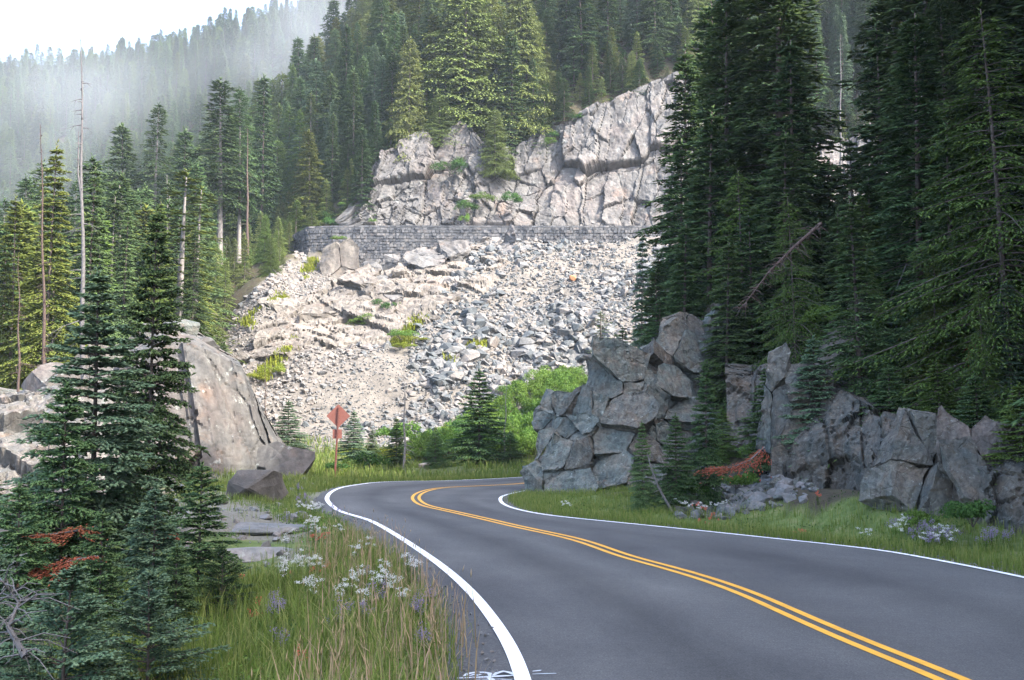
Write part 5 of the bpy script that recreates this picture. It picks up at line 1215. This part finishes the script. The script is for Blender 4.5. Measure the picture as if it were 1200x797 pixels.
red_branch('tiny red dead twig in the left fir thicket', [(206, 630, 0), (198, 632, -.2), (192, 634, -.2)], 15.2, .04, 3, 90)
red_branch('rusty dead conifer branch lying on the right bank', [(896, 524, .4), (878, 540, 0), (856, 548, -.2), (832, 548, -.3)], 31.5, .25, 4, 700)
red_branch('orange-brown dead spray low in the right forest', [(1148, 392, 0), (1140, 404, -.2), (1134, 420, -.2)], 33, .15, 5, 260)

# ------------------------------------------------------------------ sign seen from behind
g = ground_at(393, 557.5); D_ = g.y; top_ = world_at(395, 474, D_).z; cx0 = world_at(394.5, 500, D_).x
sg = empty('road_sign', (g.x, D_, 0), R(6), 'red-brown back of a diamond road sign with a small plate on a slanting post', 'road sign')
def prism(name, pts, y0, y1, mat, parent, bev=0):
    bm = bmesh.new(); a = [bm.verts.new((x, y0, z)) for x, z in pts]; b2 = [bm.verts.new((x, y1, z)) for x, z in pts]; n = len(pts)
    bm.faces.new(a[::-1]); bm.faces.new(b2)
    for i in range(n): bm.faces.new((a[i], a[(i + 1) % n], b2[(i + 1) % n], b2[i]))
    bmesh.ops.recalc_face_normals(bm, faces=bm.faces[:])
    if bev: bmesh.ops.bevel(bm, geom=bm.edges[:], offset=bev, segments=2, affect='EDGES')
    me = bpy.data.meshes.new(name); bm.to_mesh(me); bm.free(); return link(name, me, parent, [mat])
def dz(y): return world_at(394, y, D_).z
def dxs(x): return world_at(x, 500, D_).x - g.x
def rdiamond(cx, cz, h, rr_=.06):
    out = []
    for k in range(4):
        a = k * math.pi / 2; c_ = (cx + math.cos(a) * (h - rr_ * 1.414), cz + math.sin(a) * (h - rr_ * 1.414))
        for q in (-.6, 0, .6): out.append((c_[0] + math.cos(a + q) * rr_, c_[1] + math.sin(a + q) * rr_))
    return out
lx = lambda y: dxs(393) + (557.5 - y) / 84 * (dxs(396.8) - dxs(393))       # the post leans a little
prism('post', [(lx(557) - .055, -.25), (lx(557) + .055, -.25), (lx(476) + .045, dz(477)), (lx(476) - .045, dz(477))], -.05, .05, M['brownedge'], sg, .008)
prism('diamond_panel', rdiamond(lx(487), dz(487.5), (dz(474) - dz(502)) / 2), .055, .075, M['brownpaint'], sg)
pz0, pz1 = dz(514), dz(503.3); pc = lx(508); pw = (dz(503.3) - dz(514)) / 2
prism('small_plate', [(pc - pw, pz0), (pc + pw, pz0), (pc + pw, pz1), (pc - pw, pz1)], .055, .072, M['brownpaint'], sg, .004)
for zc_ in (dz(481), dz(495), dz(508)):
    bm = bmesh.new(); bmesh.ops.create_cone(bm, segments=8, radius1=.018, radius2=.018, depth=.02, cap_ends=True); me = bpy.data.meshes.new('bolt'); bm.to_mesh(me); bm.free()
    o = link('bolt', me, sg, [M['brownedge']]); o.location = (lx(487), -.06, zc_); o.rotation_euler = (math.pi / 2, 0, 0)
prism('post_rib', [(lx(557) - .012, -.2), (lx(557) + .012, -.2), (lx(476) + .012, dz(477)), (lx(476) - .012, dz(477))], -.068, -.052, M['brownedge'], sg)

# ------------------------------------------------------------------ leafy shrubs
def leaf_cloud(name, seed, n, lobes, leaf, spread=1.0):
    r = np.random.default_rng(seed); C, Rl = [], []
    for k in range(lobes):
        a = r.random() * 6.28; q = r.random() ** .6 * .62; C.append((math.cos(a) * q, math.sin(a) * q, .30 + .5 * r.random() * (1 - q))); Rl.append(.20 + .18 * r.random())
    C = np.array(C); Rl = np.array(Rl); li = r.integers(0, lobes, n); d = r.normal(size=(n, 3)); d /= np.linalg.norm(d, axis=1)[:, None]; d[:, 2] = np.abs(d[:, 2]) * .9 - .15
    rad = Rl[li] * (.55 + .5 * r.random(n)); P = C[li] + d * rad[:, None]; P[:, 2] = np.maximum(P[:, 2], .01)
    nrm = d + r.normal(size=(n, 3)) * .55; nrm /= np.linalg.norm(nrm, axis=1)[:, None]; t = np.cross(nrm, r.normal(size=(n, 3))); t /= np.linalg.norm(t, axis=1)[:, None]; b2 = np.cross(nrm, t)
    s = leaf * (.7 + .6 * r.random(n))[:, None]; V = np.stack([P - t * s, P + b2 * s * .5 + nrm * s * .1, P + t * s, P - b2 * s * .5 + nrm * s * .1], 1)
    F = (np.array([(0, 1, 2, 3)])[None] + np.arange(n)[:, None, None] * 4).reshape(-1, 4)
    return np_mesh(name, V.reshape(-1, 3), F, tint=np.clip(np.repeat(.45 + .2 * r.normal(size=n), 4), 0, 1))
def stems(name, seed, n=7):
    r = random.Random(seed); P, Q = [], []
    for k in range(n):
        a = r.random() * 6.28; q = .3 + .3 * r.random(); P.append([(0, 0, 0), (math.cos(a) * q * .4, math.sin(a) * q * .4, .3), (math.cos(a) * q, math.sin(a) * q, .6)]); Q.append([.015, .01, .004])
    return tubes(name, P, Q, 4)
SH = {}
for k in range(3): SH[k] = (stems('shrub_stems', k), leaf_cloud('shrub_leaves', 50 + k, 2600, 11, .030))
for k in range(3, 5): SH[k] = (stems('shrub_stems', k), leaf_cloud('shrub_leaves', 50 + k, 1400, 8, .055))
SV = {}
def shrub(k, fm, x, y, w_, h_, label, group=None, cat='shrub', z=None):
    root = empty('shrub', (x, y, (gz(x, y) if z is None else z) - .05), rr.random() * 6.28, label, cat, group); root.scale = (w_, w_, h_ / .9)
    for n_, me, m_ in (('stems', SH[k][0], M['bark']), ('foliage', SH[k][1], M[fm])): o = bpy.data.objects.new(n_, me); COL.objects.link(o); o.parent = root; setmat(o, m_)
    return root
rr = random.Random(21)
ALD = [(628, 552), (425, 552), (432, 535), (470, 518), (520, 500), (556, 480), (592, 455), (628, 432), (672, 426), (700, 430), (735, 430), (760, 560)]
nA = 0; pts_a = []
def aw(px, py): return 'beyond the bend, ' + ('left of the pale snag' if px < 474 else 'between snag and dark fir' if px < 545 else 'behind the lone dark fir' if px < 600 else 'beside the grey snag' if px < 640 else 'left of the big outcrop' if px < 700 else 'hidden behind the big outcrop') + (', high row' if py < 470 else ', low row' if py > 515 else '')
for _ in range(4000):
    px = rr.uniform(440, 760); py = rr.uniform(430, 548); 
    D = rr.uniform(77, 108); p = world_at(px, py, D); z = gz(p.x, D); bx, by = to_px(p.x, D, z); h = rr.uniform(2.0, 3.5); tx2, ty2 = to_px(p.x, D, z + h * .85)
    if not in_poly(np.array([float(tx2)]), np.array([float(ty2)]), ALD)[0] or by > 556: continue
    if any((p.x - a) ** 2 + (D - b2) ** 2 < 1.7 for a, b2 in pts_a): continue
    if abs(D - np.interp(p.x, LOWER[:, 0], LOWER[:, 1])) < 4: continue
    pts_a.append((p.x, D)); w_ = rr.uniform(1.6, 2.5); fm = 'leaf' if (px > 560 or rr.random() < .6) else rr.choice(['dleaf', 'yleaf', 'leaf'])
    shrub(rr.randrange(3), fm, p.x, D, w_, h, {'leaf': 'bright green alder bush', 'dleaf': 'dark green bush', 'yleaf': 'yellow-green bush'}[fm] + ' ' + aw(px, py), {'leaf': 'bright green bushes ', 'dleaf': 'dark green bushes ', 'yleaf': 'yellow-green bushes '}[fm] + aw(px, py)); nA += 1
    if nA > 190: break
def shrub_px(k, fm, px, base, D, w_, h_, label):
    if 100 < D < 135 and 'pillar' not in label:                     # find where the talus really shows at that row
        Ds = np.linspace(95, 139, 90); Xs = np.array([world_at(px, base, d).x for d in Ds]); zz = ground_z(Xs, Ds); D = float(Ds[np.argmin(np.abs(to_px(Xs, Ds, zz)[1] - base))]) - .5
        p = world_at(px, base, D); return shrub(k, fm, p.x, D, w_ * 1.2, h_, label, z=gz(p.x, D) + (.9 if 400 < px < 480 and base < 420 else 0))
    p = world_at(px, base, D); return shrub(k, fm, p.x, D, w_, h_, label, z=min(p.z, 1e3))
for a in [(3, 'dleaf', 436, 553, 66, 1.5, 1.5, 'dark green bush just right of the brown sign'), (3, 'leaf', 418, 552, 68, 1.2, 1.3, 'fresh green bush behind the sign post'), (4, 'yleaf', 456, 545, 74, 1.6, 1.3, 'yellow-green bush behind the thin pale snag'),
          (0, 'dleaf', 448, 378, 117, 2.3, 1.9, 'dark bush growing in the middle of the pale ledges'), (1, 'leaf', 428, 390, 116, 2.2, 1.5, 'green bush below the dark one on the pale ledges'), (2, 'leaf', 415, 392, 116, 1.6, 1.2, 'small green bush at the left of the ledge bushes'), (0, 'yleaf', 425, 372, 118, 1.8, .9, 'yellow-green low bush above the ledge bushes'),
          (1, 'leaf', 470, 408, 112, 2.0, 1.2, 'low green bush at the edge of the blue-grey scree'), (2, 'yleaf', 486, 398, 113, 1.8, .7, 'yellow moss-like bush on the edge of the blue-grey scree'), (2, 'yleaf', 470, 416, 111, 1.6, .6, 'yellow low bush at the lower edge of the scree'),
          (0, 'yleaf', 322, 440, 108, 1.6, 1.6, 'yellow-green low bush on the left scree'), (1, 'yleaf', 304, 446, 105, 1.6, 1.2, 'yellow bush against the left scree beside the dome'), (0, 'leaf', 334, 386, 117, 1.2, .6, 'tiny green bush on the left scree'),
          (1, 'leaf', 396, 282, 133.8, 1.5, .7, 'small green bush on top of the squared pillar'), (0, 'dleaf', 548, 250, 148.6, 2.4, 2.2, 'dark bush on the cliff ledge left of the yellow-green tree'), (1, 'leaf', 566, 238, 149, 2.8, 1.6, 'green bush on the lower cliff ledge'), (2, 'dleaf', 598, 245, 148.5, 2.2, 2.6, 'dark green bush on the cliff below the yellow-green tree'),
          (0, 'leaf', 545, 262, 148.0, 1.2, 1.6, 'small green bush at the cliff base behind the wall'), (0, 'dleaf', 530, 205, 151, 3.6, 2.8, 'dark bush band under the cliff trees'), (1, 'leaf', 436, 262, 148.0, 1.0, .8, 'tiny green bush at the left end of the cliff base'), (1, 'leaf', 645, 170, 153, 1.6, 1.2, 'small bush on the upper edge of the cliff'),
          (3, 'dleaf', 575, 530, 79, 2.5, 2.2, 'dark green bush behind the dark fir beyond the bend'), (4, 'leaf', 500, 540, 79, 1.8, 1.2, 'green bush left of the dark fir beyond the bend'), (4, 'leaf', 470, 520, 90, 2.3, 2.0, 'green bush at the foot of the scree'), (3, 'dleaf', 398, 552, 62, 1.0, .7, 'low bush at the foot of the sign'),
          (3, 'leaf', 862, 573, 34.5, .9, .7, 'leafy green bush in the gully beside the rusty branch'), (4, 'dleaf', 810, 585, 33, 1.0, .8, 'dark leafy bush at the foot of the big outcrop'), (4, 'leaf', 1075, 618, 23.8, .55, .45, 'green bush at the foot of the smooth slab'), (3, 'dleaf', 1140, 615, 22.5, .8, .7, 'dark bush growing against the rusty mossy rock')]:
    shrub_px(*a)
# trees beyond the bend and around the cliff
tree_px('near_a', 'dfir', 562, 434, 68, 'dark dense fir standing alone beyond the bend', base=556, w=1.25)
tree_px('near_a', 'fir', 510, 500, 66, 'small fir left of the dark dense fir beyond the bend', base=556, w=1.1)
tree_px('near_a', 'fir', 598, 506, 69, 'small bushy fir right of the dark dense fir', base=554, w=1.6)
tree_px('near_a', 'blue', 415, 482, 70, 'small fir right behind the brown sign', base=552, w=1.2)
tree_px('near_a', 'fir', 436, 504, 72, 'young fir between the sign and the pale snag', base=552, w=1.2)
tree_px('near_a', 'fir', 465, 490, 67, 'thin fir clinging to the pale snag', base=556, w=1.0)
tree_px('near_a', 'blue', 338, 470, 62, 'grey-green small fir between the dome and the scree', base=545, w=1.3)
tree_px('near_a', 'fir', 262, 398, 60, 'little fir on the right shoulder of the dome', base=430, w=1.2)
tree_px('sparse', 'fir', 703, 366, 92, 'very thin young fir in front of the lower talus', base=440, w=2.2)
tree_px('sparse', 'fir', 720, 392, 90, 'thin little fir beside the very thin one', base=440, w=2.6)
for x, top, base, D, w_, fm, lab in [(580, 128, 205, 153.5, 1.15, 'cedar', 'bright yellow-green tree standing in the gully of the cliff'), (820, 62, 190, 158, .8, 'cedar', 'bright yellow-green slender tree at the right end of the cliff'), (480, 45, 190, 158, .9, 'cedar', 'yellow-green tapering tree at the left of the cliff top'), (545, -30, 150, 162, 1.35, 'cedar', 'huge bright yellow-green tree above the cliff'), (610, -10, 165, 163, 1.0, 'cedar', 'tall yellow-green tree right of the huge one'), (515, 110, 172, 157, 1.5, 'cedar', 'low spreading yellow-green tree at the cliff edge'), (740, 60, 112, 161, 1.0, 'cedar', 'small yellow-green tree near the highest point of the cliff')]:
    tree_px('mid_cedar', fm, x, top, D, lab, base=base, w=w_, cat='conifer', name='conifer')
for x, top, base, D in [(425, 150, 262, 152), (440, 120, 215, 156), (460, 60, 190, 160), (500, 90, 175, 159), (625, 70, 168, 160), (655, 85, 150, 160), (690, 78, 138, 160), (715, 50, 125, 161), (770, 40, 110, 162), (795, 20, 108, 163), (408, 190, 262, 153), (600, 40, 200, 159), (672, 20, 150, 164)]:
    tree_px('mid_spire', rr.choice(['dfir', 'fir']), x, top, D, 'dark conifer on the cliff edge ' + ('left of the cliff gully' if x < 520 else 'right above the gully' if x < 640 else 'above the middle of the pale cliff' if x < 700 else 'above its highest part'), base=base, w=rr.uniform(1, 1.3), cat='conifer', name='conifer', group='dark conifers on the cliff edge ' + ('left of the cliff gully' if x < 520 else 'right above the gully' if x < 640 else 'above the middle' if x < 700 else 'above its highest part'))
# young growth along the cliff edge
ne = 0; pe = []
for _ in range(2500):
    x = rr.uniform(-30, 62); y = float(np.interp(x, CTX, CTY)) + rr.uniform(.6, 9); 
    if any((x - a) ** 2 + (y - b2) ** 2 < 2.6 for a, b2 in pe): continue
    px, py = to_px(x, y, gz(x, y)); 
    if px > 1010: continue
    pe.append((x, y)); ne += 1; q = rr.random(); wh = 'above the left end of the cliff' if px < 500 else 'in the cliff gully' if px < 630 else 'above the middle of the cliff' if px < 730 else 'above the highest part of the cliff' if px < 850 else 'in the gap of the right forest'
    if q < .6: fm = rr.choice(['cedar', 'fir', 'hemlock', 'dfir', 'dfir']); tree('mid_young', fm, x, y, rr.uniform(2.5, 7), 'young %s conifer on the cliff edge %s' % (DESC[fm], wh), 'young conifer', 'young_conifer', w=rr.uniform(1.1, 1.6), group='young %s conifers on the cliff edge %s' % (DESC[fm], wh))
    else: fm = rr.choice(['leaf', 'dleaf', 'dleaf']); shrub(rr.randrange(3), fm, x, y, rr.uniform(1.5, 3), rr.uniform(1, 2), '%s bush on the cliff edge %s' % ('green' if fm == 'leaf' else 'dark', wh), '%s bushes on the cliff edge %s' % ('green' if fm == 'leaf' else 'dark', wh))
    if ne > 150: break
for k in range(26):
    x, y = rr.uniform(-26, -9), rr.uniform(14, 38); px, py = to_px(x, y, gz(x, y))
    if px > 225 or (px > 150 and y > 24): continue
    tree('near_b', rr.choice(['fir', 'blue']), x, y, rr.uniform(.8, 2.2), 'little fir on the low ground behind the left fir thicket', 'young conifer', 'young_conifer', w=1.2, group='little firs behind the left thicket')
# understory at the right bank
und = 0; up_ = []
def uw(px, py): return ('above the big outcrop' if px < 900 else 'above the leaning rock ribs' if px < 1020 else 'above the smooth slab' if px < 1120 else 'above the rusty mossy rock' if px < 1200 else 'at the right edge') + (', deep in the wood' if py < 420 else ', at the rock edge' if py > 500 else '')
for _ in range(1500):
    x, y = rr.uniform(6, 22), rr.uniform(24, 58); px, py = to_px(x, y, gz(x, y))
    if px > 1260 or px < 800 or y < 28 and px < 1050: continue
    d_in = gz(x, y)
    if d_in < 1.1 or any((x - a) ** 2 + (y - b2) ** 2 < 1.1 for a, b2 in up_): continue
    up_.append((x, y)); q = rr.random(); und += 1
    if q < .62: tree('near_a', rr.choice(['fir', 'dfir', 'hemlock']), x, y, rr.uniform(1.5, 4.5), 'young conifer in the undergrowth ' + uw(px, py), 'young conifer', 'young_conifer', w=rr.uniform(1.1, 1.6), group='young conifers ' + uw(px, py))
    else: shrub(rr.randrange(3), rr.choice(['dleaf', 'dleaf', 'leaf']), x, y, rr.uniform(1, 1.8), rr.uniform(.8, 1.6), 'leafy bush in the undergrowth ' + uw(px, py), 'bushes ' + uw(px, py))
    if und > 190: break

# ------------------------------------------------------------------ grass, herbs and flowers on the verges
def blades(name, P, Hh, seed, mat, wd=.006, lean=.45, tint=(.25, .75)):
    r = np.random.default_rng(seed); n = len(P); a = r.random(n) * 6.283; ln = Hh * lean * r.random(n); dx, dy = np.cos(a), np.sin(a); w_ = wd * (.6 + .8 * r.random(n)) * np.sqrt(Hh / .3)
    sx, sy = -dy * w_, dx * w_; V = np.zeros((n, 5, 3))
    V[:, 0] = P + np.c_[sx, sy, 0 * sx]; V[:, 1] = P - np.c_[sx, sy, 0 * sx]
    m_ = P + np.c_[dx * ln * .35, dy * ln * .35, Hh * .6]; V[:, 2] = m_ + np.c_[sx, sy, 0 * sx] * .7; V[:, 3] = m_ - np.c_[sx, sy, 0 * sx] * .7
    V[:, 4] = P + np.c_[dx * ln, dy * ln, Hh * (1 - .25 * lean * r.random(n))]
    F = (np.array([(0, 1, 3), (0, 3, 2), (2, 3, 4)])[None] + np.arange(n)[:, None, None] * 5).reshape(-1, 3)
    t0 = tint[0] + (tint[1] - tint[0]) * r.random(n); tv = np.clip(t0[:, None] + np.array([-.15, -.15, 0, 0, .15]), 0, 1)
    return np_mesh(name, V.reshape(-1, 3), F, tint=tv.ravel())
def leaves(name, P, size, seed):
    r = np.random.default_rng(seed); n = len(P); nrm = r.normal(size=(n, 3)) * .6 + [0, 0, 1]; nrm /= np.linalg.norm(nrm, axis=1)[:, None]; t = np.cross(nrm, r.normal(size=(n, 3))); t /= np.linalg.norm(t, axis=1)[:, None]; b2 = np.cross(nrm, t)
    s = (size * (.6 + .8 * r.random(n)))[:, None]; V = np.stack([P - t * s, P + b2 * s * .38, P + t * s, P - b2 * s * .38], 1)
    return np_mesh(name, V.reshape(-1, 3), (np.array([(0, 1, 2, 3)])[None] + np.arange(n)[:, None, None] * 4).reshape(-1, 4), tint=np.clip(np.repeat(.45 + .2 * r.normal(size=n), 4), 0, 1))
r5 = np.random.default_rng(55)
def strip_pts(A, nrm, sign, n, o0, o1, y0, y1, pw=1.0):
    ok_ = np.nonzero((A[:, 1] > y0) & (A[:, 1] < y1))[0]; wgt = 1 / np.maximum(A[ok_, 1], 9) ** .6; k = r5.choice(ok_, n, p=wgt / wgt.sum()); off = o0 + (o1 - o0) * r5.random(n) ** pw
    P = A[k] + nrm[k] * (sign * off)[:, None] + r5.normal(size=(n, 2)) * .12; return P, off
def with_z(P): return np.c_[P, ground_z(P[:, 0], P[:, 1]) - .01]
PL, offL = strip_pts(LL, nL, 1, 52000, .68, 5.2, 6, 60, 1.15)
c_ = vnoise(PL[:, 0] * .7, PL[:, 1] * .7, 0, 91); bare = (PL[:, 1] > 19) & (PL[:, 1] < 33) & (offL > 1.7 + c_) ; keep = ~(bare & (r5.random(len(PL)) < .93))
PL, offL, c_ = PL[keep], offL[keep], c_[keep]; Z = with_z(PL); Hh = (.12 + .34 * r5.random(len(PL)) * (1 + .5 * c_)) * np.where(PL[:, 1] < 20, 1.25, .75) * np.clip(.35 + offL * .6, .4, 1)
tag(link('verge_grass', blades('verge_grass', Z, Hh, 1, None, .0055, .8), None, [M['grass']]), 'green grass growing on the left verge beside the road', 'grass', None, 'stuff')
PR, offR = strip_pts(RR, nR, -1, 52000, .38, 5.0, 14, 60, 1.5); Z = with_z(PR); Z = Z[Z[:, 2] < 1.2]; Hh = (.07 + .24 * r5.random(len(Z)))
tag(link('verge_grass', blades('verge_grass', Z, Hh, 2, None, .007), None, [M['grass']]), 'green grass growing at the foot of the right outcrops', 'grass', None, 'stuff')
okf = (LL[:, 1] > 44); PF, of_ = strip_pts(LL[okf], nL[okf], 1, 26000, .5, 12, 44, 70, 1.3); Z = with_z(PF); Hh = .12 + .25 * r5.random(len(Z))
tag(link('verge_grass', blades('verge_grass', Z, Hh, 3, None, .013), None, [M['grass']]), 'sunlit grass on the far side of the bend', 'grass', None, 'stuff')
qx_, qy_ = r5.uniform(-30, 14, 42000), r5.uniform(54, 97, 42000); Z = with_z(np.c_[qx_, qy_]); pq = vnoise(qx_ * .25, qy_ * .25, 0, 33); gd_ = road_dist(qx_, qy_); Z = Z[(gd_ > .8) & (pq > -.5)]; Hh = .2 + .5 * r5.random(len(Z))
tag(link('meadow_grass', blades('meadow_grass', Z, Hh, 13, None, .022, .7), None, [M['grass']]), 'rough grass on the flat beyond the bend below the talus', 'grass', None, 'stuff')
gp_ = []
for poly, o_, n in ((GREENS, .7, 5000), (GR2, .25, 4000), (GR3, .2, 4000), ([(280, 380), (330, 345), (338, 352), (300, 392)], .15, 2500), ([(455, 395), (490, 372), (500, 378), (470, 402)], .3, 2500), ([(520, 420), (570, 398), (575, 404), (535, 430)], .2, 2500), ([(352, 322), (368, 300), (372, 306), (358, 330)], .1, 1200)):
    a_ = np.array(poly, float); qx_ = r5.uniform(-42, 20, 60000); qy_ = r5.uniform(98, 139, 60000); z_ = ground_z(qx_, qy_); p1, p2 = to_px(qx_, qy_, z_); k_ = np.nonzero(in_poly(p1, p2, poly) & (vnoise(qx_ * .6, qy_ * .6, 0, 5) > -.25))[0][:n]; gp_.append(np.c_[qx_[k_], qy_[k_], z_[k_] + o_])
Z = np.vstack(gp_); Z = np.repeat(Z, 5, axis=0) + np.c_[r5.normal(size=(len(Z) * 5, 2)) * .25, np.zeros(len(Z) * 5)]
tag(link('talus_grass', blades('talus_grass', Z, .25 + .45 * r5.random(len(Z)), 23, None, .045, .8), None, [M['yleaf']]), 'yellow-green grass patches on the pale left talus', 'grass', None, 'stuff')
for A, nn_, sg_, nm_ in ((LL, nL, 1, 'left'), (RR, nR, -1, 'right')):
    P, of_ = strip_pts(A, nn_, sg_, 1500, .30, 1.0, 7, 40); n = len(P); sz = .012 + .035 * r5.random(n) ** 2
    scree('edge_gravel', np.c_[P, np.where(of_ < (.6 if sg_ > 0 else .34), .0, -.02) + sz * .25], sz, [M['rubble'], M['talus_b']], lambda p, r: int(r.random() < .4), 77, 'fine gravel along the %s edge of the asphalt' % nm_, 'gravel')
# dry stalks with seed heads, near left
k_ = r5.random(900); PS, _ = strip_pts(LL, nL, 1, 900, .5, 2.1, 8, 24, 1.0); Z = with_z(PS); Hh = .35 + .45 * r5.random(len(Z))
tag(link('dry_grass', blades('dry_grass', Z, Hh, 4, None, .0042, .5, (.2, .9)), None, [M['straw']]), 'tall straw-coloured stalks along the left road edge', 'dry grass', None, 'stuff')
B = Z + np.c_[np.zeros(len(Z)), np.zeros(len(Z)), Hh * .9]; n = len(B)
tag(link('seed_heads', spindle_mesh('seed_heads', B[::3] + r5.normal(size=(len(B[::3]), 3)) * .05, r5.normal(size=(len(B[::3]), 3)) * .4 + [0, 0, 1], np.full(len(B[::3]), .11), np.full(len(B[::3]), .014), np.full(len(B[::3]), .5)), None, [M['straw']]), 'feathery seed heads above the left verge', 'seed heads', None, 'stuff')
# broad herbs
for nm, (A, nn_, sg_, n, o0, o1, y0, y1), fm, seed, lab in [('herbs', (LL, nL, 1, 42000, .8, 6.5, 7, 34), 'leaf', 5, 'low leafy herbs covering the left verge'), ('herbs', (LL, nL, 1, 30000, 1.2, 6, 7, 34), 'dleaf', 6, 'darker leafy herbs among the left grass'), ('herbs', (RR, nR, -1, 22000, .7, 3.4, 14, 60), 'dleaf', 7, 'leafy herbs below the right outcrops'), ('herbs', (RR, nR, -1, 9000, .7, 3.0, 16, 60), 'leaf', 17, 'light green herbs below the right outcrops')]:
    P, of_ = strip_pts(A, nn_, sg_, n, o0, o1 + (3 if sg_ < 0 else 0), y0, y1); c_ = vnoise(P[:, 0] * 1.1, P[:, 1] * 1.1, 0, seed * 7); k_ = c_ > -.15
    if sg_ > 0: k_ &= ~((P[:, 1] > 19) & (P[:, 1] < 33) & (of_ > 2.2))
    P = P[k_]; c_ = c_[k_]; Z = with_z(P); Z[:, 2] += (.05 + .35 * np.maximum(c_, 0)) * r5.random(len(Z)) + .02
    Z = Z[Z[:, 2] < 1.8]
    tag(link(nm, leaves(nm, Z, np.where(Z[:, 1] < 22, .022, .032), seed), None, [M[fm]]), lab, 'herbs', None, 'stuff')
# flowering plants one can pick out
def flower(kind, x, y, h, label, group, seed, nst=7, spread=.16):
    r = np.random.default_rng(seed); z = gz(x, y); root = empty('wildflower', (x, y, z), 0, label, 'wildflower', group); P, Q, B, Dv, Ls, Ws = [], [], [], [], [], []
    V, F, o = [], [], 0
    for k in range(nst):
        a = r.random() * 6.28; q = spread * r.random(); hh = h * (.7 + .4 * r.random()); tip = np.array([math.cos(a) * q * 1.3, math.sin(a) * q * 1.3, hh]); P.append([(math.cos(a) * q * .4, math.sin(a) * q * .4, 0), tuple(tip * [.8, .8, .5]), tuple(tip)]); Q.append([.003, .003, .002])
        for j in range(6): f = .15 + .7 * r.random(); B.append(tip * [f, f, f]); Dv.append(r.normal(size=3) * [1, 1, .3] + [0, 0, .5]); Ls.append(.07); Ws.append(.018)
        m_ = {'white': 22, 'purple': 18, 'red': 10}[kind]
        for j in range(m_):
            if kind == 'white': c_ = tip + np.array([r.normal() * .02, r.normal() * .02, r.normal() * .012]); s = .009
            elif kind == 'purple': c_ = tip + np.array([r.normal() * .022, r.normal() * .022, r.normal() * .03]); s = .010
            else: c_ = tip + np.array([r.normal() * .012, r.normal() * .012, -.03 + r.random() * .06]); s = .013
            s *= .8 + max(0, y - 15) * .02
            n_ = r.normal(size=3) + [0, -.5, 1]; n_ /= np.linalg.norm(n_); t = np.cross(n_, r.normal(size=3)); t /= np.linalg.norm(t); b2 = np.cross(n_, t)
            V += [c_ + t * s, c_ + b2 * s, c_ - t * s, c_ - b2 * s, c_ + n_ * s * .8]; F += [(o, o + 1, o + 4), (o + 1, o + 2, o + 4), (o + 2, o + 3, o + 4), (o + 3, o, o + 4)]; o += 5
    link('stalks', tubes('stalks', P, Q, 3), root, [M['grass']]); link('leaves', spindle_mesh('flower_leaves', np.array(B), np.array(Dv), np.array(Ls), np.array(Ws), np.full(len(B), .4), .25), root, [M['leaf']])
    link('blossoms', np_mesh('blossoms', V, F), root, [M[kind + '_petal']])
rf = random.Random(3); sd_ = 0
def flowers(kind, region, n, group, label, h):
    global sd_
    c = 0
    for _ in range(n * 20):
        px, py = rf.uniform(region[0], region[2]), rf.uniform(region[1], region[3]); g_ = ground_at(px, py, 0)
        zz = gz(g_.x, g_.y); g_ = ground_at(px, py, zz)
        if abs(zz) > 1.2 or g_.y > 60 or float(road_dist(np.array([g_.x]), np.array([g_.y]))[0]) < .5: continue
        sd_ += 1; c += 1; flower(kind, g_.x, g_.y, h * rf.uniform(.8, 1.2), label, group, sd_, spread=.10 + .05 * (g_.y > 20))
        if c >= n: break
flowers('white', (400, 660, 500, 735), 15, 'white flowers by the left road edge', 'white wildflowers with rounded heads close to the left road edge', .42)
flowers('white', (330, 640, 370, 720), 12, 'white flowers in the middle of the left verge', 'tall white wildflowers standing in the middle of the left verge', .5)
flowers('purple', (320, 690, 500, 790), 14, 'purple flowers in the left verge', 'purple wildflowers in the near left verge', .36)
flowers('red', (200, 640, 430, 790), 9, 'red flowers in the left verge', 'red-orange wildflowers in the left verge', .30)
flowers('white', (345, 590, 410, 640), 9, 'white flowers near the pale boulder', 'white wildflowers in the grass by the pale pinkish boulder', .35)
flowers('purple', (340, 585, 400, 610), 4, 'purple flowers near the pale boulder', 'purple wildflowers by the left line at the bend', .4)
flowers('white', (650, 590, 860, 610), 7, 'white flowers under the big outcrop', 'white wildflowers under the big right outcrop', .35)
flowers('purple', (1030, 615, 1190, 650), 16, 'purple flowers under the smooth slab', 'pale purple wildflowers under the smooth slab at the right', .40)
flowers('white', (1000, 610, 1120, 640), 8, 'white flowers under the rock ribs', 'white wildflowers under the leaning rock ribs', .40)
flowers('red', (800, 590, 990, 620), 6, 'red flowers in the right verge', 'red-orange wildflowers in the right verge', .35)
print('tris', sum(len(m_.polygons) for m_ in bpy.data.meshes))
